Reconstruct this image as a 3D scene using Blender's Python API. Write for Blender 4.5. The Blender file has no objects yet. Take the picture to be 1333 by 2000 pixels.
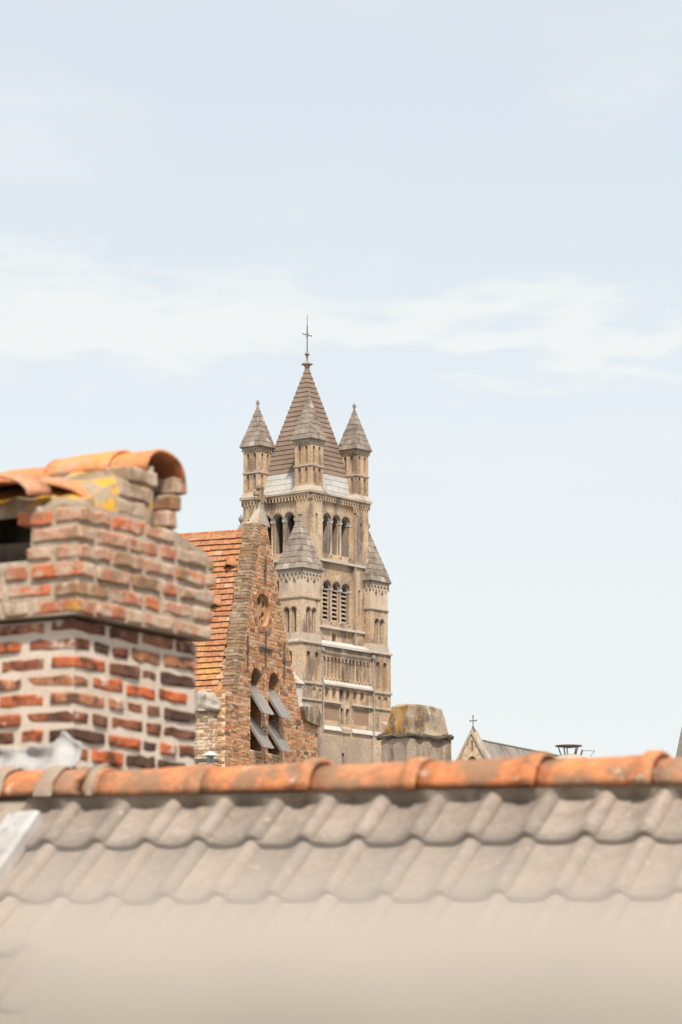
import bpy, bmesh, math, random
from mathutils import Vector, Matrix
from mathutils.geometry import tessellate_polygon
from mathutils import noise as mn
rnd = random.Random(7)
S = bpy.context.scene
COL = S.collection
R = math.radians

# ------------------------------------------------------------ camera, sky, sun, exposure
cam = bpy.data.cameras.new('camera')
co = bpy.data.objects.new('camera', cam); COL.objects.link(co); S.camera = co
co.location = (0, 0, 10)
co.rotation_euler = (R(90 + 9.462), 0, 0)
cam.sensor_fit = 'VERTICAL'; cam.sensor_height = 36; cam.sensor_width = 24
cam.lens = 118.8
cam.clip_start = 0.02; cam.clip_end = 20000
cam.dof.use_dof = True
cam.dof.focus_distance = 130
cam.dof.aperture_fstop = 6.8
cam.dof.aperture_blades = 9

S.view_settings.view_transform = 'Standard'
S.view_settings.look = 'None'
S.view_settings.gamma = 1
S.view_settings.use_curve_mapping = False
S.view_settings.exposure = 0.70
S.cycles.use_denoising = True
S.cycles.max_bounces = 6

SUN_EL, SUN_AZ = R(55), R(168)          # azimuth measured clockwise from the view direction (+Y)
w = bpy.data.worlds.new('World'); S.world = w; w.use_nodes = True
nt = w.node_tree; N = nt.nodes; L = nt.links
for n in list(N): N.remove(n)
def node(t, **k):
    n = N.new(t)
    for a, b in k.items(): setattr(n, a, b)
    return n
def wmath(op, a, b=None, c=None, clamp=False):
    n = node('ShaderNodeMath', operation=op); n.use_clamp = clamp
    for i, v in enumerate((a, b, c)):
        if v is None: continue
        if isinstance(v, (int, float)): n.inputs[i].default_value = v
        else: L.new(v, n.inputs[i])
    return n.outputs[0]
out = node('ShaderNodeOutputWorld'); bg = node('ShaderNodeBackground')
sky = node('ShaderNodeTexSky', sky_type='NISHITA', sun_disc=False)
sky.sun_elevation = SUN_EL; sky.sun_rotation = SUN_AZ
sky.air_density = 1.0; sky.dust_density = 2.0; sky.ozone_density = 1.0
tc = node('ShaderNodeTexCoord')
sep = node('ShaderNodeSeparateXYZ'); L.new(tc.outputs['Generated'], sep.inputs[0])
mp = node('ShaderNodeMapping'); mp.inputs['Scale'].default_value = (9, 9, 26)
mp.inputs['Location'].default_value = (3.1, 0.0, 1.7)
L.new(tc.outputs['Generated'], mp.inputs[0])
n1 = node('ShaderNodeTexNoise'); n1.inputs['Scale'].default_value = 1.0; n1.inputs['Detail'].default_value = 7; n1.inputs['Roughness'].default_value = 0.55
L.new(mp.outputs[0], n1.inputs['Vector'])
mp2 = node('ShaderNodeMapping'); mp2.inputs['Scale'].default_value = (24, 24, 95)
L.new(tc.outputs['Generated'], mp2.inputs[0])
n2 = node('ShaderNodeTexNoise'); n2.inputs['Scale'].default_value = 1.0; n2.inputs['Detail'].default_value = 6; n2.inputs['Roughness'].default_value = 0.6
L.new(mp2.outputs[0], n2.inputs['Vector'])
# one soft bank of cloud lying about 12.5 degrees up, its height wandering with the noise
d = wmath('SUBTRACT', sep.outputs[2], 0.2185)
d = wmath('ADD', d, wmath('MULTIPLY', sep.outputs[0], 0.05))
d = wmath('ADD', d, wmath('MULTIPLY', wmath('SUBTRACT', n1.outputs[0], 0.5), 0.035))
d = wmath('ADD', d, wmath('MULTIPLY', wmath('SUBTRACT', n2.outputs[0], 0.5), 0.06))
d = wmath('MULTIPLY', wmath('ABSOLUTE', d), wmath('ADD', 1.05, wmath('MULTIPLY', sep.outputs[0], 3.0), clamp=False))
mr = node('ShaderNodeMapRange', interpolation_type='SMOOTHSTEP')
mr.inputs['From Min'].default_value = 0.0175; mr.inputs['From Max'].default_value = 0.003
mr.inputs['To Min'].default_value = 0.0; mr.inputs['To Max'].default_value = 1.0
L.new(d, mr.inputs['Value'])
# thinner scraps of cloud anywhere in the sky
mr2 = node('ShaderNodeMapRange', interpolation_type='SMOOTHSTEP')
mr2.inputs['From Min'].default_value = 0.50; mr2.inputs['From Max'].default_value = 0.78
mr2.inputs['To Min'].default_value = 0.0; mr2.inputs['To Max'].default_value = 0.55
L.new(n1.outputs[0], mr2.inputs['Value'])
# veil: whiter towards the horizon
mr3 = node('ShaderNodeMapRange', interpolation_type='SMOOTHSTEP')
mr3.inputs['From Min'].default_value = 0.30; mr3.inputs['From Max'].default_value = 0.05
mr3.inputs['To Min'].default_value = 0.68; mr3.inputs['To Max'].default_value = 0.93
L.new(sep.outputs[2], mr3.inputs['Value'])
cl = wmath('MAXIMUM', mr.outputs[0], mr2.outputs[0])
brk = node('ShaderNodeMapRange', interpolation_type='SMOOTHSTEP'); brk.inputs['From Min'].default_value = 0.30; brk.inputs['From Max'].default_value = 0.56; brk.inputs['To Min'].default_value = 0.6; brk.inputs['To Max'].default_value = 0.92
L.new(n2.outputs[0], brk.inputs['Value'])
cl = wmath('MULTIPLY', cl, brk.outputs[0])
fac = wmath('SUBTRACT', 1.0, wmath('MULTIPLY', wmath('SUBTRACT', 1.0, cl), wmath('SUBTRACT', 1.0, mr3.outputs[0])))
mix = node('ShaderNodeMix', data_type='RGBA')
L.new(fac, mix.inputs['Factor']); tint = node('ShaderNodeMix', data_type='RGBA', blend_type='MULTIPLY'); tint.inputs[0].default_value = 1.0; L.new(sky.outputs[0], tint.inputs[6]); tint.inputs[7].default_value = (0.95, 1.0, 0.99, 1); L.new(tint.outputs[2], mix.inputs[6])
VEIL = 1.0
mix.inputs[7].default_value = (5.02, 5.17, 5.12, 1)      # sunlit thin cloud, in the sky texture's own units
L.new(mix.outputs[2], bg.inputs['Color']); bg.inputs['Strength'].default_value = 0.11
L.new(bg.outputs[0], out.inputs[0])

sun = bpy.data.lights.new('sun', 'SUN'); sun.energy = 3.5; sun.angle = R(5); sun.color = (1.0, 0.93, 0.84)
so = bpy.data.objects.new('sun', sun); COL.objects.link(so)
sd = Vector((math.sin(SUN_AZ) * math.cos(SUN_EL), math.cos(SUN_AZ) * math.cos(SUN_EL), math.sin(SUN_EL)))
so.rotation_euler = sd.to_track_quat('Z', 'Y').to_euler(); so.location = (0, -20, 60)

# ------------------------------------------------------------ materials
def ramp(nt, fac, stops, interp='LINEAR'):
    r = nt.nodes.new('ShaderNodeValToRGB'); r.color_ramp.interpolation = interp
    e = r.color_ramp.elements
    while len(e) > 1: e.remove(e[0])
    e[0].position, e[0].color = stops[0][0], (*stops[0][1], 1)
    for p, c in stops[1:]:
        x = e.new(p); x.color = (*c, 1)
    nt.links.new(fac, r.inputs[0]); return r.outputs[0]
def mixc(nt, f, a, b, mode='MIX'):
    m = nt.nodes.new('ShaderNodeMix'); m.data_type = 'RGBA'; m.blend_type = mode
    for i, v in ((0, f), (6, a), (7, b)):
        if isinstance(v, (int, float)): m.inputs[i].default_value = v
        elif isinstance(v, tuple): m.inputs[i].default_value = (*v, 1)
        else: nt.links.new(v, m.inputs[i])
    return m.outputs[2]
def tex(nt, vec, scale, detail=4, rough=0.55, stretch=None):
    if stretch:
        m = nt.nodes.new('ShaderNodeMapping'); m.inputs['Scale'].default_value = stretch
        nt.links.new(vec, m.inputs[0]); vec = m.outputs[0]
    t = nt.nodes.new('ShaderNodeTexNoise'); t.inputs['Scale'].default_value = scale
    t.inputs['Detail'].default_value = detail; t.inputs['Roughness'].default_value = rough
    nt.links.new(vec, t.inputs['Vector']); return t.outputs[0]
def rng(nt, v, a, b, lo=0.0, hi=1.0):
    m = nt.nodes.new('ShaderNodeMapRange'); m.interpolation_type = 'SMOOTHSTEP'
    m.inputs['From Min'].default_value = a; m.inputs['From Max'].default_value = b
    m.inputs['To Min'].default_value = lo; m.inputs['To Max'].default_value = hi
    nt.links.new(v, m.inputs['Value']); return m.outputs[0]
def newmat(name, rough=0.9, spec=0.25):
    m = bpy.data.materials.new(name); m.use_nodes = True
    t = m.node_tree; b = t.nodes['Principled BSDF']
    b.inputs['Roughness'].default_value = rough; b.inputs['Specular IOR Level'].default_value = spec
    g = t.nodes.new('ShaderNodeNewGeometry')
    return m, t, b, g
def bump(t, b, h, dist, strength=0.6):
    n = t.nodes.new('ShaderNodeBump'); n.inputs['Distance'].default_value = dist; n.inputs['Strength'].default_value = strength
    t.links.new(h, n.inputs['Height']); t.links.new(n.outputs[0], b.inputs['Normal'])
def weathered(name, c0, c1, stain, s=1.0, stain_amt=(0.52, 0.75, 0.8), grain=0.12, rough=0.9, extra=None, streak=True, spec=0.2, island=0.0, metallic=0.0):
    """two base tones mottled by noise, stains of their own colour, running-down streaks, fine grain"""
    m, t, b, g = newmat(name, rough, spec)
    pos = g.outputs['Position']
    a = tex(t, pos, 0.45 * s, 6, 0.6)
    col = mixc(t, rng(t, a, 0.36, 0.64), c0, c1)
    st = tex(t, pos, 0.9 * s, 7, 0.62, (1, 1, 0.35) if streak else None)
    col = mixc(t, rng(t, st, stain_amt[0], stain_amt[1], 0, stain_amt[2]), col, stain)
    f = tex(t, pos, 9 * s, 4, 0.6)
    col = mixc(t, 1.0, col, ramp(t, f, [(0.25, (1 - grain * 2.2,) * 3), (0.75, (1 + grain,) * 3)]), 'MULTIPLY')
    if extra:
        for (ec, sc, lo, hi, amt) in extra:
            e = tex(t, pos, sc * s, 5, 0.6)
            col = mixc(t, rng(t, e, lo, hi, 0, amt), col, ec)
    if island:
        v = ramp(t, g.outputs['Random Per Island'], [(0, (1 - island,) * 3), (1, (1 + island,) * 3)])
        col = mixc(t, 1.0, col, v, 'MULTIPLY')
    t.links.new(col, b.inputs['Base Color'])
    b.inputs['Metallic'].default_value = metallic
    bump(t, b, f, 0.05 / s)
    return m
def piecemat(name, stops, smear=None, s=30.0, rough=0.9, island=False, extra=None, spec=0.2, vary=0.35, metallic=0.0):
    """pieces laid one by one: each takes its own tone of the ramp, with grain and smears"""
    m, t, b, g = newmat(name, rough, spec)
    pos = g.outputs['Position']
    if island: r = g.outputs['Random Per Island']
    else:
        oi = t.nodes.new('ShaderNodeObjectInfo'); r = oi.outputs['Random']
    col = ramp(t, r, stops, 'CONSTANT')
    f = tex(t, pos, s, 5, 0.6)
    col = mixc(t, 1.0, col, ramp(t, f, [(0.25, (1 - vary,) * 3), (0.75, (1 + vary * 0.6,) * 3)]), 'MULTIPLY')
    if smear:
        c, sc, lo, hi, amt = smear
        q = tex(t, pos, sc, 5, 0.62)
        col = mixc(t, rng(t, q, lo, hi, 0, amt), col, c)
    for (c, sc, lo, hi, amt) in extra or ():
        q = tex(t, pos, sc, 5, 0.6)
        col = mixc(t, rng(t, q, lo, hi, 0, amt), col, c)
    t.links.new(col, b.inputs['Base Color'])
    b.inputs['Metallic'].default_value = metallic
    bump(t, b, f, 0.3 / s)
    return m

M = {}
# cathedral
M['tbrick'] = weathered('tower_brick', (0.475, 0.325, 0.20), (0.59, 0.445, 0.305), (0.20, 0.15, 0.118), 0.5, (0.46, 0.64, 0.92), 0.2,
                        extra=[((0.58, 0.48, 0.38), 1.5, 0.60, 0.75, 0.6), ((0.46, 0.25, 0.12), 0.9, 0.60, 0.76, 0.45), ((0.27, 0.20, 0.155), 0.55, 0.53, 0.66, 0.5)])
M['tlow'] = weathered('tower_lower_wall', (0.37, 0.275, 0.20), (0.46, 0.35, 0.26), (0.21, 0.165, 0.135), 0.5, (0.5, 0.7, 0.8), 0.15,
                      extra=[((0.44, 0.28, 0.15), 0.6, 0.58, 0.72, 0.55)])
M['tpbrick'] = weathered('tower_pale_brick', (0.52, 0.40, 0.29), (0.60, 0.48, 0.365), (0.29, 0.22, 0.17), 0.6, (0.52, 0.72, 0.8), 0.13)
M['tpanel'] = weathered('tower_plaster', (0.29, 0.185, 0.12), (0.34, 0.22, 0.15), (0.23, 0.16, 0.12), 0.6, (0.55, 0.75, 0.6), 0.1)
M['tstone'] = weathered('tower_stone', (0.41, 0.335, 0.26), (0.49, 0.41, 0.33), (0.23, 0.185, 0.15), 0.8, (0.5, 0.72, 0.7), 0.12)
M['tpale'] = weathered('tower_pale_ledge', (0.46, 0.41, 0.36), (0.54, 0.49, 0.44), (0.30, 0.25, 0.21), 0.7, (0.56, 0.75, 0.65), 0.08)
M['tsill'] = weathered('white_sill', (0.52, 0.485, 0.445), (0.60, 0.56, 0.52), (0.36, 0.31, 0.27), 0.7, (0.56, 0.75, 0.6), 0.07)
M['twood'] = weathered('louvre_wood', (0.36, 0.28, 0.21), (0.43, 0.34, 0.26), (0.22, 0.17, 0.13), 1.0)
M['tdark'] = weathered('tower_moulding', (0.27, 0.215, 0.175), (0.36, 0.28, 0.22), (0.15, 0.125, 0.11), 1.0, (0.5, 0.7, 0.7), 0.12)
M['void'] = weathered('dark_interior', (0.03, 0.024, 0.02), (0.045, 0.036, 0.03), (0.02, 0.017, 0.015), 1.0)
M['tniche'] = weathered('recess_shade_brick', (0.30, 0.185, 0.105), (0.37, 0.24, 0.145), (0.13, 0.10, 0.08), 0.8, (0.52, 0.74, 0.8), 0.12)  # darker copy of the brick, shade of the recesses put into its colour
M['spire'] = weathered('spire_shingle', (0.21, 0.148, 0.11), (0.26, 0.188, 0.142), (0.155, 0.11, 0.085), 0.8, (0.5, 0.75, 0.6), 0.12, island=0.10,
                       extra=[((0.30, 0.22, 0.17), 1.2, 0.62, 0.75, 0.6)])
M['slate'] = piecemat('turret_slate', [(0, (0.25, 0.205, 0.165)), (0.2, (0.285, 0.235, 0.19)), (0.4, (0.225, 0.185, 0.152)), (0.6, (0.30, 0.25, 0.20)), (0.8, (0.26, 0.21, 0.17)), (0.94, (0.38, 0.33, 0.28))],
                      smear=((0.13, 0.10, 0.08), 0.8, 0.47, 0.66, 0.75), s=3.0, vary=0.2)
M['lead'] = piecemat('pale_lead', [(0, (0.42, 0.405, 0.38)), (0.33, (0.455, 0.435, 0.405)), (0.66, (0.40, 0.38, 0.35))], smear=((0.31, 0.28, 0.245), 0.7, 0.55, 0.75, 0.5), s=2.0, vary=0.1, rough=0.7)
M['iron'] = weathered('dark_iron', (0.10, 0.088, 0.078), (0.14, 0.12, 0.10), (0.08, 0.06, 0.045), 2.0, rough=0.7)
M['gilt'] = weathered('worn_gilt', (0.30, 0.22, 0.09), (0.34, 0.26, 0.12), (0.16, 0.12, 0.07), 2.0, rough=0.6)
M['pipe'] = weathered('drain_pipe_zinc', (0.30, 0.285, 0.27), (0.36, 0.34, 0.32), (0.2, 0.18, 0.16), 1.0, rough=0.6)
# chapel
CH = [(0, (0.43, 0.22, 0.107)), (0.20, (0.53, 0.31, 0.17)), (0.40, (0.56, 0.26, 0.117)), (0.56, (0.39, 0.195, 0.097)), (0.70, (0.18, 0.105, 0.065)), (0.74, (0.53, 0.34, 0.20)), (0.84, (0.27, 0.145, 0.08)), (0.96, (0.50, 0.175, 0.078))]
CSM = ((0.62, 0.45, 0.30), 2.0, 0.60, 0.74, 0.6)
M['cbrick'] = piecemat('chapel_brick', CH, CSM, 22)
M['cbrick_i'] = piecemat('chapel_brick_mass', CH, CSM, 22, island=True)
M['cmortar'] = weathered('chapel_mortar', (0.68, 0.52, 0.37), (0.76, 0.61, 0.46), (0.44, 0.31, 0.21), 3, (0.55, 0.75, 0.7))
CP = [(0, (0.31, 0.205, 0.125)), (0.25, (0.36, 0.25, 0.16)), (0.5, (0.27, 0.175, 0.11)), (0.7, (0.40, 0.295, 0.20)), (0.85, (0.34, 0.20, 0.11))]
M['ccope'] = piecemat('coping_brick', CP, ((0.50, 0.40, 0.30), 3.5, 0.55, 0.68, 0.7), 25)
M['cpale_i'] = piecemat('buttress_brick', [(0, (0.40, 0.28, 0.18)), (0.3, (0.47, 0.35, 0.24)), (0.55, (0.34, 0.21, 0.125)), (0.72, (0.50, 0.27, 0.14)), (0.84, (0.24, 0.185, 0.14)), (0.93, (0.45, 0.20, 0.10))], ((0.60, 0.49, 0.37), 2.6, 0.50, 0.66, 0.8), 22, island=True)
M['cvous'] = piecemat('voussoir_brick', [(0, (0.45, 0.22, 0.10)), (0.3, (0.50, 0.29, 0.15)), (0.6, (0.40, 0.165, 0.075)), (0.85, (0.27, 0.15, 0.08))], CSM, 25)
M['cplaster'] = weathered('oculus_plaster', (0.42, 0.235, 0.115), (0.48, 0.30, 0.165), (0.26, 0.14, 0.075), 4, (0.5, 0.7, 0.6))
M['cstone'] = weathered('chapel_stone', (0.33, 0.275, 0.215), (0.42, 0.355, 0.285), (0.16, 0.125, 0.095), 3, (0.48, 0.66, 0.8), extra=[((0.32, 0.22, 0.08), 3, 0.58, 0.72, 0.6)])
M['ccross'] = weathered('cross_stone', (0.27, 0.20, 0.135), (0.34, 0.26, 0.18), (0.12, 0.09, 0.065), 6, (0.48, 0.64, 0.85), extra=[((0.36, 0.24, 0.08), 4, 0.55, 0.68, 0.6)], streak=False)
M['cpale'] = weathered('kneeler_stone', (0.33, 0.285, 0.235), (0.40, 0.35, 0.29), (0.13, 0.105, 0.085), 4, (0.50, 0.66, 0.85))
M['ctile'] = piecemat('plain_tile', [(0, (0.40, 0.175, 0.085)), (0.2, (0.43, 0.20, 0.10)), (0.45, (0.36, 0.15, 0.073)), (0.65, (0.42, 0.22, 0.12)), (0.82, (0.39, 0.18, 0.092)), (0.93, (0.47, 0.29, 0.19))],
                      ((0.52, 0.315, 0.085), 0.9, 0.50, 0.66, 0.8), 14, extra=[((0.33, 0.25, 0.19), 2.3, 0.62, 0.75, 0.6)])
M['ctile_i'] = piecemat('plain_tile_mass', [(0, (0.52, 0.215, 0.105)), (0.3, (0.55, 0.245, 0.125)), (0.6, (0.48, 0.19, 0.09))], None, 14, island=True)
M['zinc'] = weathered('shutter_zinc', (0.42, 0.375, 0.33), (0.50, 0.45, 0.40), (0.26, 0.22, 0.19), 3, (0.52, 0.75, 0.6), 0.06, rough=0.38, spec=0.5, metallic=0.75)
# chimney in front
BR = [(0, (0.33, 0.10, 0.045)), (0.16, (0.46, 0.13, 0.055)), (0.30, (0.27, 0.095, 0.05)), (0.44, (0.10, 0.055, 0.038)), (0.56, (0.42, 0.18, 0.10)), (0.68, (0.19, 0.085, 0.05)), (0.80, (0.52, 0.13, 0.05)), (0.90, (0.34, 0.15, 0.075))]
M['brick'] = piecemat('chimney_brick', BR, ((0.56, 0.465, 0.37), 10, 0.57, 0.66, 0.9), 45, extra=[((0.07, 0.037, 0.026), 11, 0.48, 0.62, 0.85)])
BC = [(0, (0.42, 0.155, 0.085)), (0.2, (0.46, 0.25, 0.16)), (0.4, (0.36, 0.20, 0.12)), (0.55, (0.52, 0.16, 0.07)), (0.7, (0.42, 0.30, 0.215)), (0.85, (0.30, 0.165, 0.09))]
M['brickcap'] = piecemat('chimney_cap_brick', BC, ((0.47, 0.36, 0.265), 9, 0.44, 0.58, 0.9), 45, extra=[((0.22, 0.145, 0.08), 8, 0.53, 0.66, 0.75), ((0.50, 0.29, 0.04), 6, 0.62, 0.70, 0.7)])
M['capmortar'] = weathered('cap_mortar', (0.42, 0.325, 0.24), (0.52, 0.42, 0.325), (0.27, 0.19, 0.125), 9, (0.46, 0.64, 0.8), 0.12, extra=[((0.62, 0.53, 0.44), 1.6, 0.58, 0.68, 0.7)], streak=False)
M['mortar'] = weathered('chimney_mortar', (0.58, 0.475, 0.375), (0.66, 0.555, 0.455), (0.40, 0.30, 0.22), 12, (0.55, 0.75, 0.6), 0.08)
M['flaunch'] = weathered('lichen_mortar', (0.31, 0.235, 0.165), (0.39, 0.30, 0.22), (0.19, 0.135, 0.085), 14, (0.46, 0.64, 0.8), 0.15,
                         extra=[((0.22, 0.15, 0.07), 0.9, 0.46, 0.58, 0.75), ((0.58, 0.30, 0.02), 0.55, 0.52, 0.60, 0.9)], streak=False)
M['hood'] = piecemat('hood_tile', [(0, (0.58, 0.22, 0.10)), (0.35, (0.62, 0.27, 0.12)), (0.7, (0.56, 0.25, 0.14))], ((0.46, 0.27, 0.07), 9, 0.53, 0.66, 0.75), 35, extra=[((0.40, 0.31, 0.22), 13, 0.55, 0.68, 0.75), ((0.24, 0.12, 0.06), 7, 0.56, 0.68, 0.7)], vary=0.28)
M['soot_shade'] = weathered('soot_and_flue_shade', (0.008, 0.0065, 0.006), (0.022, 0.016, 0.013), (0.006, 0.005, 0.005), 14, streak=False)  # soot, darkened further so the flue's shade is in the colour
M['flash'] = weathered('lead_flashing', (0.34, 0.325, 0.31), (0.44, 0.42, 0.405), (0.21, 0.19, 0.175), 14, (0.52, 0.70, 0.8), 0.1, rough=0.55, spec=0.4)
# roof in front
M['pantile'] = piecemat('grey_pantile', [(0, (0.24, 0.193, 0.155)), (0.25, (0.28, 0.226, 0.182)), (0.5, (0.21, 0.17, 0.138)), (0.75, (0.26, 0.207, 0.166))], ((0.155, 0.122, 0.095), 7, 0.50, 0.70, 0.65), 30, extra=[((0.42, 0.31, 0.21), 26, 0.63, 0.70, 0.75)], rough=0.62, spec=0.4, vary=0.24)
M['ridge'] = piecemat('ridge_tile', [(0, (0.52, 0.19, 0.078)), (0.3, (0.48, 0.20, 0.095)), (0.6, (0.55, 0.21, 0.088)), (0.85, (0.44, 0.195, 0.105))], ((0.25, 0.15, 0.09), 8, 0.43, 0.60, 0.9), 30,
                      extra=[((0.55, 0.45, 0.36), 9, 0.62, 0.70, 0.85), ((0.26, 0.19, 0.13), 5, 0.54, 0.68, 0.6), ((0.20, 0.13, 0.085), 22, 0.54, 0.66, 0.6)], vary=0.35)
M['rmortar'] = weathered('ridge_mortar', (0.24, 0.195, 0.155), (0.32, 0.265, 0.21), (0.14, 0.11, 0.085), 14, (0.5, 0.7, 0.7), streak=False)
M['jmortar'] = weathered('joint_mortar', (0.30, 0.235, 0.175), (0.37, 0.295, 0.225), (0.36, 0.18, 0.10), 14, (0.52, 0.66, 0.8), streak=False)
M['rust'] = weathered('rusty_sheet', (0.20, 0.14, 0.105), (0.25, 0.175, 0.13), (0.13, 0.085, 0.06), 4, rough=0.8)
M['render'] = weathered('house_render', (0.55, 0.50, 0.44), (0.6, 0.55, 0.49), (0.42, 0.37, 0.31), 1.5)
M['ledge'] = weathered('cream_stone', (0.31, 0.273, 0.234), (0.335, 0.296, 0.255), (0.285, 0.25, 0.213), 8, streak=False, grain=0.05)
# others
M['block'] = weathered('rendered_chimney', (0.34, 0.265, 0.195), (0.45, 0.36, 0.28), (0.19, 0.135, 0.092), 5, (0.46, 0.64, 0.85), 0.14, extra=[((0.62, 0.56, 0.49), 8, 0.64, 0.72, 0.7)])
M['blockcap'] = weathered('lichen_cap', (0.31, 0.235, 0.165), (0.44, 0.36, 0.275), (0.13, 0.09, 0.058), 6, (0.47, 0.64, 0.85), 0.2, extra=[((0.58, 0.52, 0.45), 9, 0.64, 0.73, 0.7), ((0.42, 0.25, 0.06), 3.2, 0.55, 0.66, 0.6)])
M['blocklichen'] = weathered('orange_lichen_cap', (0.38, 0.20, 0.055), (0.44, 0.265, 0.12), (0.11, 0.072, 0.045), 6, (0.42, 0.56, 0.9), 0.2, extra=[((0.33, 0.265, 0.20), 5, 0.54, 0.64, 0.7)])
M['blocklip'] = weathered('dark_cap_slab', (0.07, 0.055, 0.042), (0.14, 0.105, 0.075), (0.045, 0.036, 0.03), 8, extra=[((0.36, 0.30, 0.24), 6, 0.60, 0.70, 0.8)], streak=False)
M['greyroof'] = weathered('grey_slate', (0.255, 0.225, 0.195), (0.30, 0.265, 0.23), (0.17, 0.135, 0.105), 0.9, (0.48, 0.62, 0.8), 0.14, extra=[((0.5, 0.47, 0.44), 3, 0.66, 0.74, 0.5)])
M['ground'] = weathered('paving', (0.16, 0.15, 0.14), (0.2, 0.19, 0.175), (0.12, 0.11, 0.10), 0.4, streak=False)

# ------------------------------------------------------------ mesh helpers
class MB:
    def __init__(s): s.v = []; s.f = []; s.m = []; s.mi = 0
    def add(s, vs, fs):
        o = len(s.v); s.v += [tuple(x) for x in vs]
        for f in fs: s.f.append(tuple(i + o for i in f)); s.m.append(s.mi)
    def box(s, x0, x1, y0, y1, z0, z1, j=0.0):
        vs = [(x, y, z) for z in (z0, z1) for y in (y0, y1) for x in (x0, x1)]
        if j: vs = [tuple(c + rnd.uniform(-j, j) for c in p) for p in vs]
        s.add(vs, [(0, 2, 3, 1), (4, 5, 7, 6), (0, 1, 5, 4), (2, 6, 7, 3), (0, 4, 6, 2), (1, 3, 7, 5)])
    def frustum(s, cx, cy, a0, b0, z0, a1, b1, z1):
        vs = [(cx + i * a, cy + k * b, z) for a, b, z in ((a0, b0, z0), (a1, b1, z1)) for i, k in ((-1, -1), (1, -1), (1, 1), (-1, 1))]
        s.add(vs, [(3, 2, 1, 0), (4, 5, 6, 7)] + [(i, (i + 1) % 4, 4 + (i + 1) % 4, 4 + i) for i in range(4)])
    def prism(s, poly, axis, a, b):
        """2-D polygon extruded along an axis from a to b; poly coords are the two remaining axes in order"""
        def P(q, t):
            return {'x': (t, q[0], q[1]), 'y': (q[0], t, q[1]), 'z': (q[0], q[1], t)}[axis]
        n = len(poly)
        s.add([P(q, a) for q in poly] + [P(q, b) for q in poly],
              [tuple(range(n)), tuple(range(2 * n - 1, n - 1, -1))] + [(i, (i + 1) % n, n + (i + 1) % n, n + i) for i in range(n)])
    def lathe(s, cx, cy, prof, n=10):
        vs = []; fs = []
        for r, z in prof:
            vs += [(cx + r * math.cos(2 * math.pi * k / n), cy + r * math.sin(2 * math.pi * k / n), z) for k in range(n)]
        for i in range(len(prof) - 1):
            for k in range(n):
                fs.append((i * n + k, i * n + (k + 1) % n, (i + 1) * n + (k + 1) % n, (i + 1) * n + k))
        fs.append(tuple(range(n - 1, -1, -1))); fs.append(tuple((len(prof) - 1) * n + k for k in range(n)))
        s.add(vs, fs)
    def tube(s, p0, p1, r, n=6, r1=None):
        p0 = Vector(p0); p1 = Vector(p1); d = (p1 - p0).normalized()
        a = d.orthogonal().normalized(); b = d.cross(a); r1 = r if r1 is None else r1
        vs = [p0 + (a * math.cos(2 * math.pi * k / n) + b * math.sin(2 * math.pi * k / n)) * r for k in range(n)]
        vs += [p1 + (a * math.cos(2 * math.pi * k / n) + b * math.sin(2 * math.pi * k / n)) * r1 for k in range(n)]
        s.add(vs, [tuple(range(n - 1, -1, -1)), tuple(range(n, 2 * n))] + [(k, (k + 1) % n, n + (k + 1) % n, n + k) for k in range(n)])
    def mesh(s, name, mats):
        me = bpy.data.meshes.new(name); me.from_pydata(s.v, [], s.f)
        for m in mats: me.materials.append(m)
        if len(mats) > 1: me.polygons.foreach_set('material_index', s.m)
        bm = bmesh.new(); bm.from_mesh(me); bmesh.ops.recalc_face_normals(bm, faces=bm.faces); bm.to_mesh(me); bm.free()
        me.update(); return me
    def build(s, name, mat, parent=None, smooth=False):
        mats = mat if isinstance(mat, (list, tuple)) else [mat]
        me = s.mesh(name, mats)
        if smooth: me.shade_smooth()
        return link(name, me, parent)
def link(name, me, parent=None):
    o = bpy.data.objects.new(name, me); COL.objects.link(o)
    if parent: o.parent = parent
    return o
def tag(o, label=None, cat=None, group=None, kind=None):
    for k, v in (('label', label), ('category', cat), ('group', group), ('kind', kind)):
        if v: o[k] = v
    return o
def empty(name, loc, ang, label, cat, group=None):
    """frame whose local x runs away at `ang` degrees right of the view direction and y runs left-away"""
    o = bpy.data.objects.new(name, None); COL.objects.link(o)
    o.location = loc; o.rotation_euler = (0, 0, R(90 - ang)); o.empty_display_size = 0.3
    return tag(o, label, cat, group)
def arch(c, w, zb, zs, n=8):
    r = w / 2
    return [(c - r, zb), (c + r, zb)] + [(c + r * math.cos(math.pi * k / n), zs + r * math.sin(math.pi * k / n)) for k in range(n + 1)]
def rect(a, b, c, d): return [(a, c), (b, c), (b, d), (a, d)]
def slab(mb, outer, holes, P, wall=0, back=None):
    """flat wall with real openings. holes: (polygon, depth, back material index or None). P(s, t, depth) maps to 3-D"""
    polys = [outer] + [h[0] for h in holes]
    flat = [q for p in polys for q in p]
    tris = tessellate_polygon([[Vector((q[0], q[1], 0)) for q in p] for p in polys])
    mb.mi = wall
    mb.add([P(q[0], q[1], 0) for q in flat], [tuple(t) for t in tris])
    for h in holes:
        poly, dep, bk = h[0], h[1], h[2]
        n = len(poly)
        mb.mi = h[3] if len(h) > 3 else wall
        mb.add([P(q[0], q[1], 0) for q in poly] + [P(q[0], q[1], dep) for q in poly], [(i, (i + 1) % n, n + (i + 1) % n, n + i) for i in range(n)])
        if bk is not None:
            mb.mi = bk; mb.add([P(q[0], q[1], dep) for q in poly], [tuple(range(n))])
    mb.mi = wall
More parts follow.
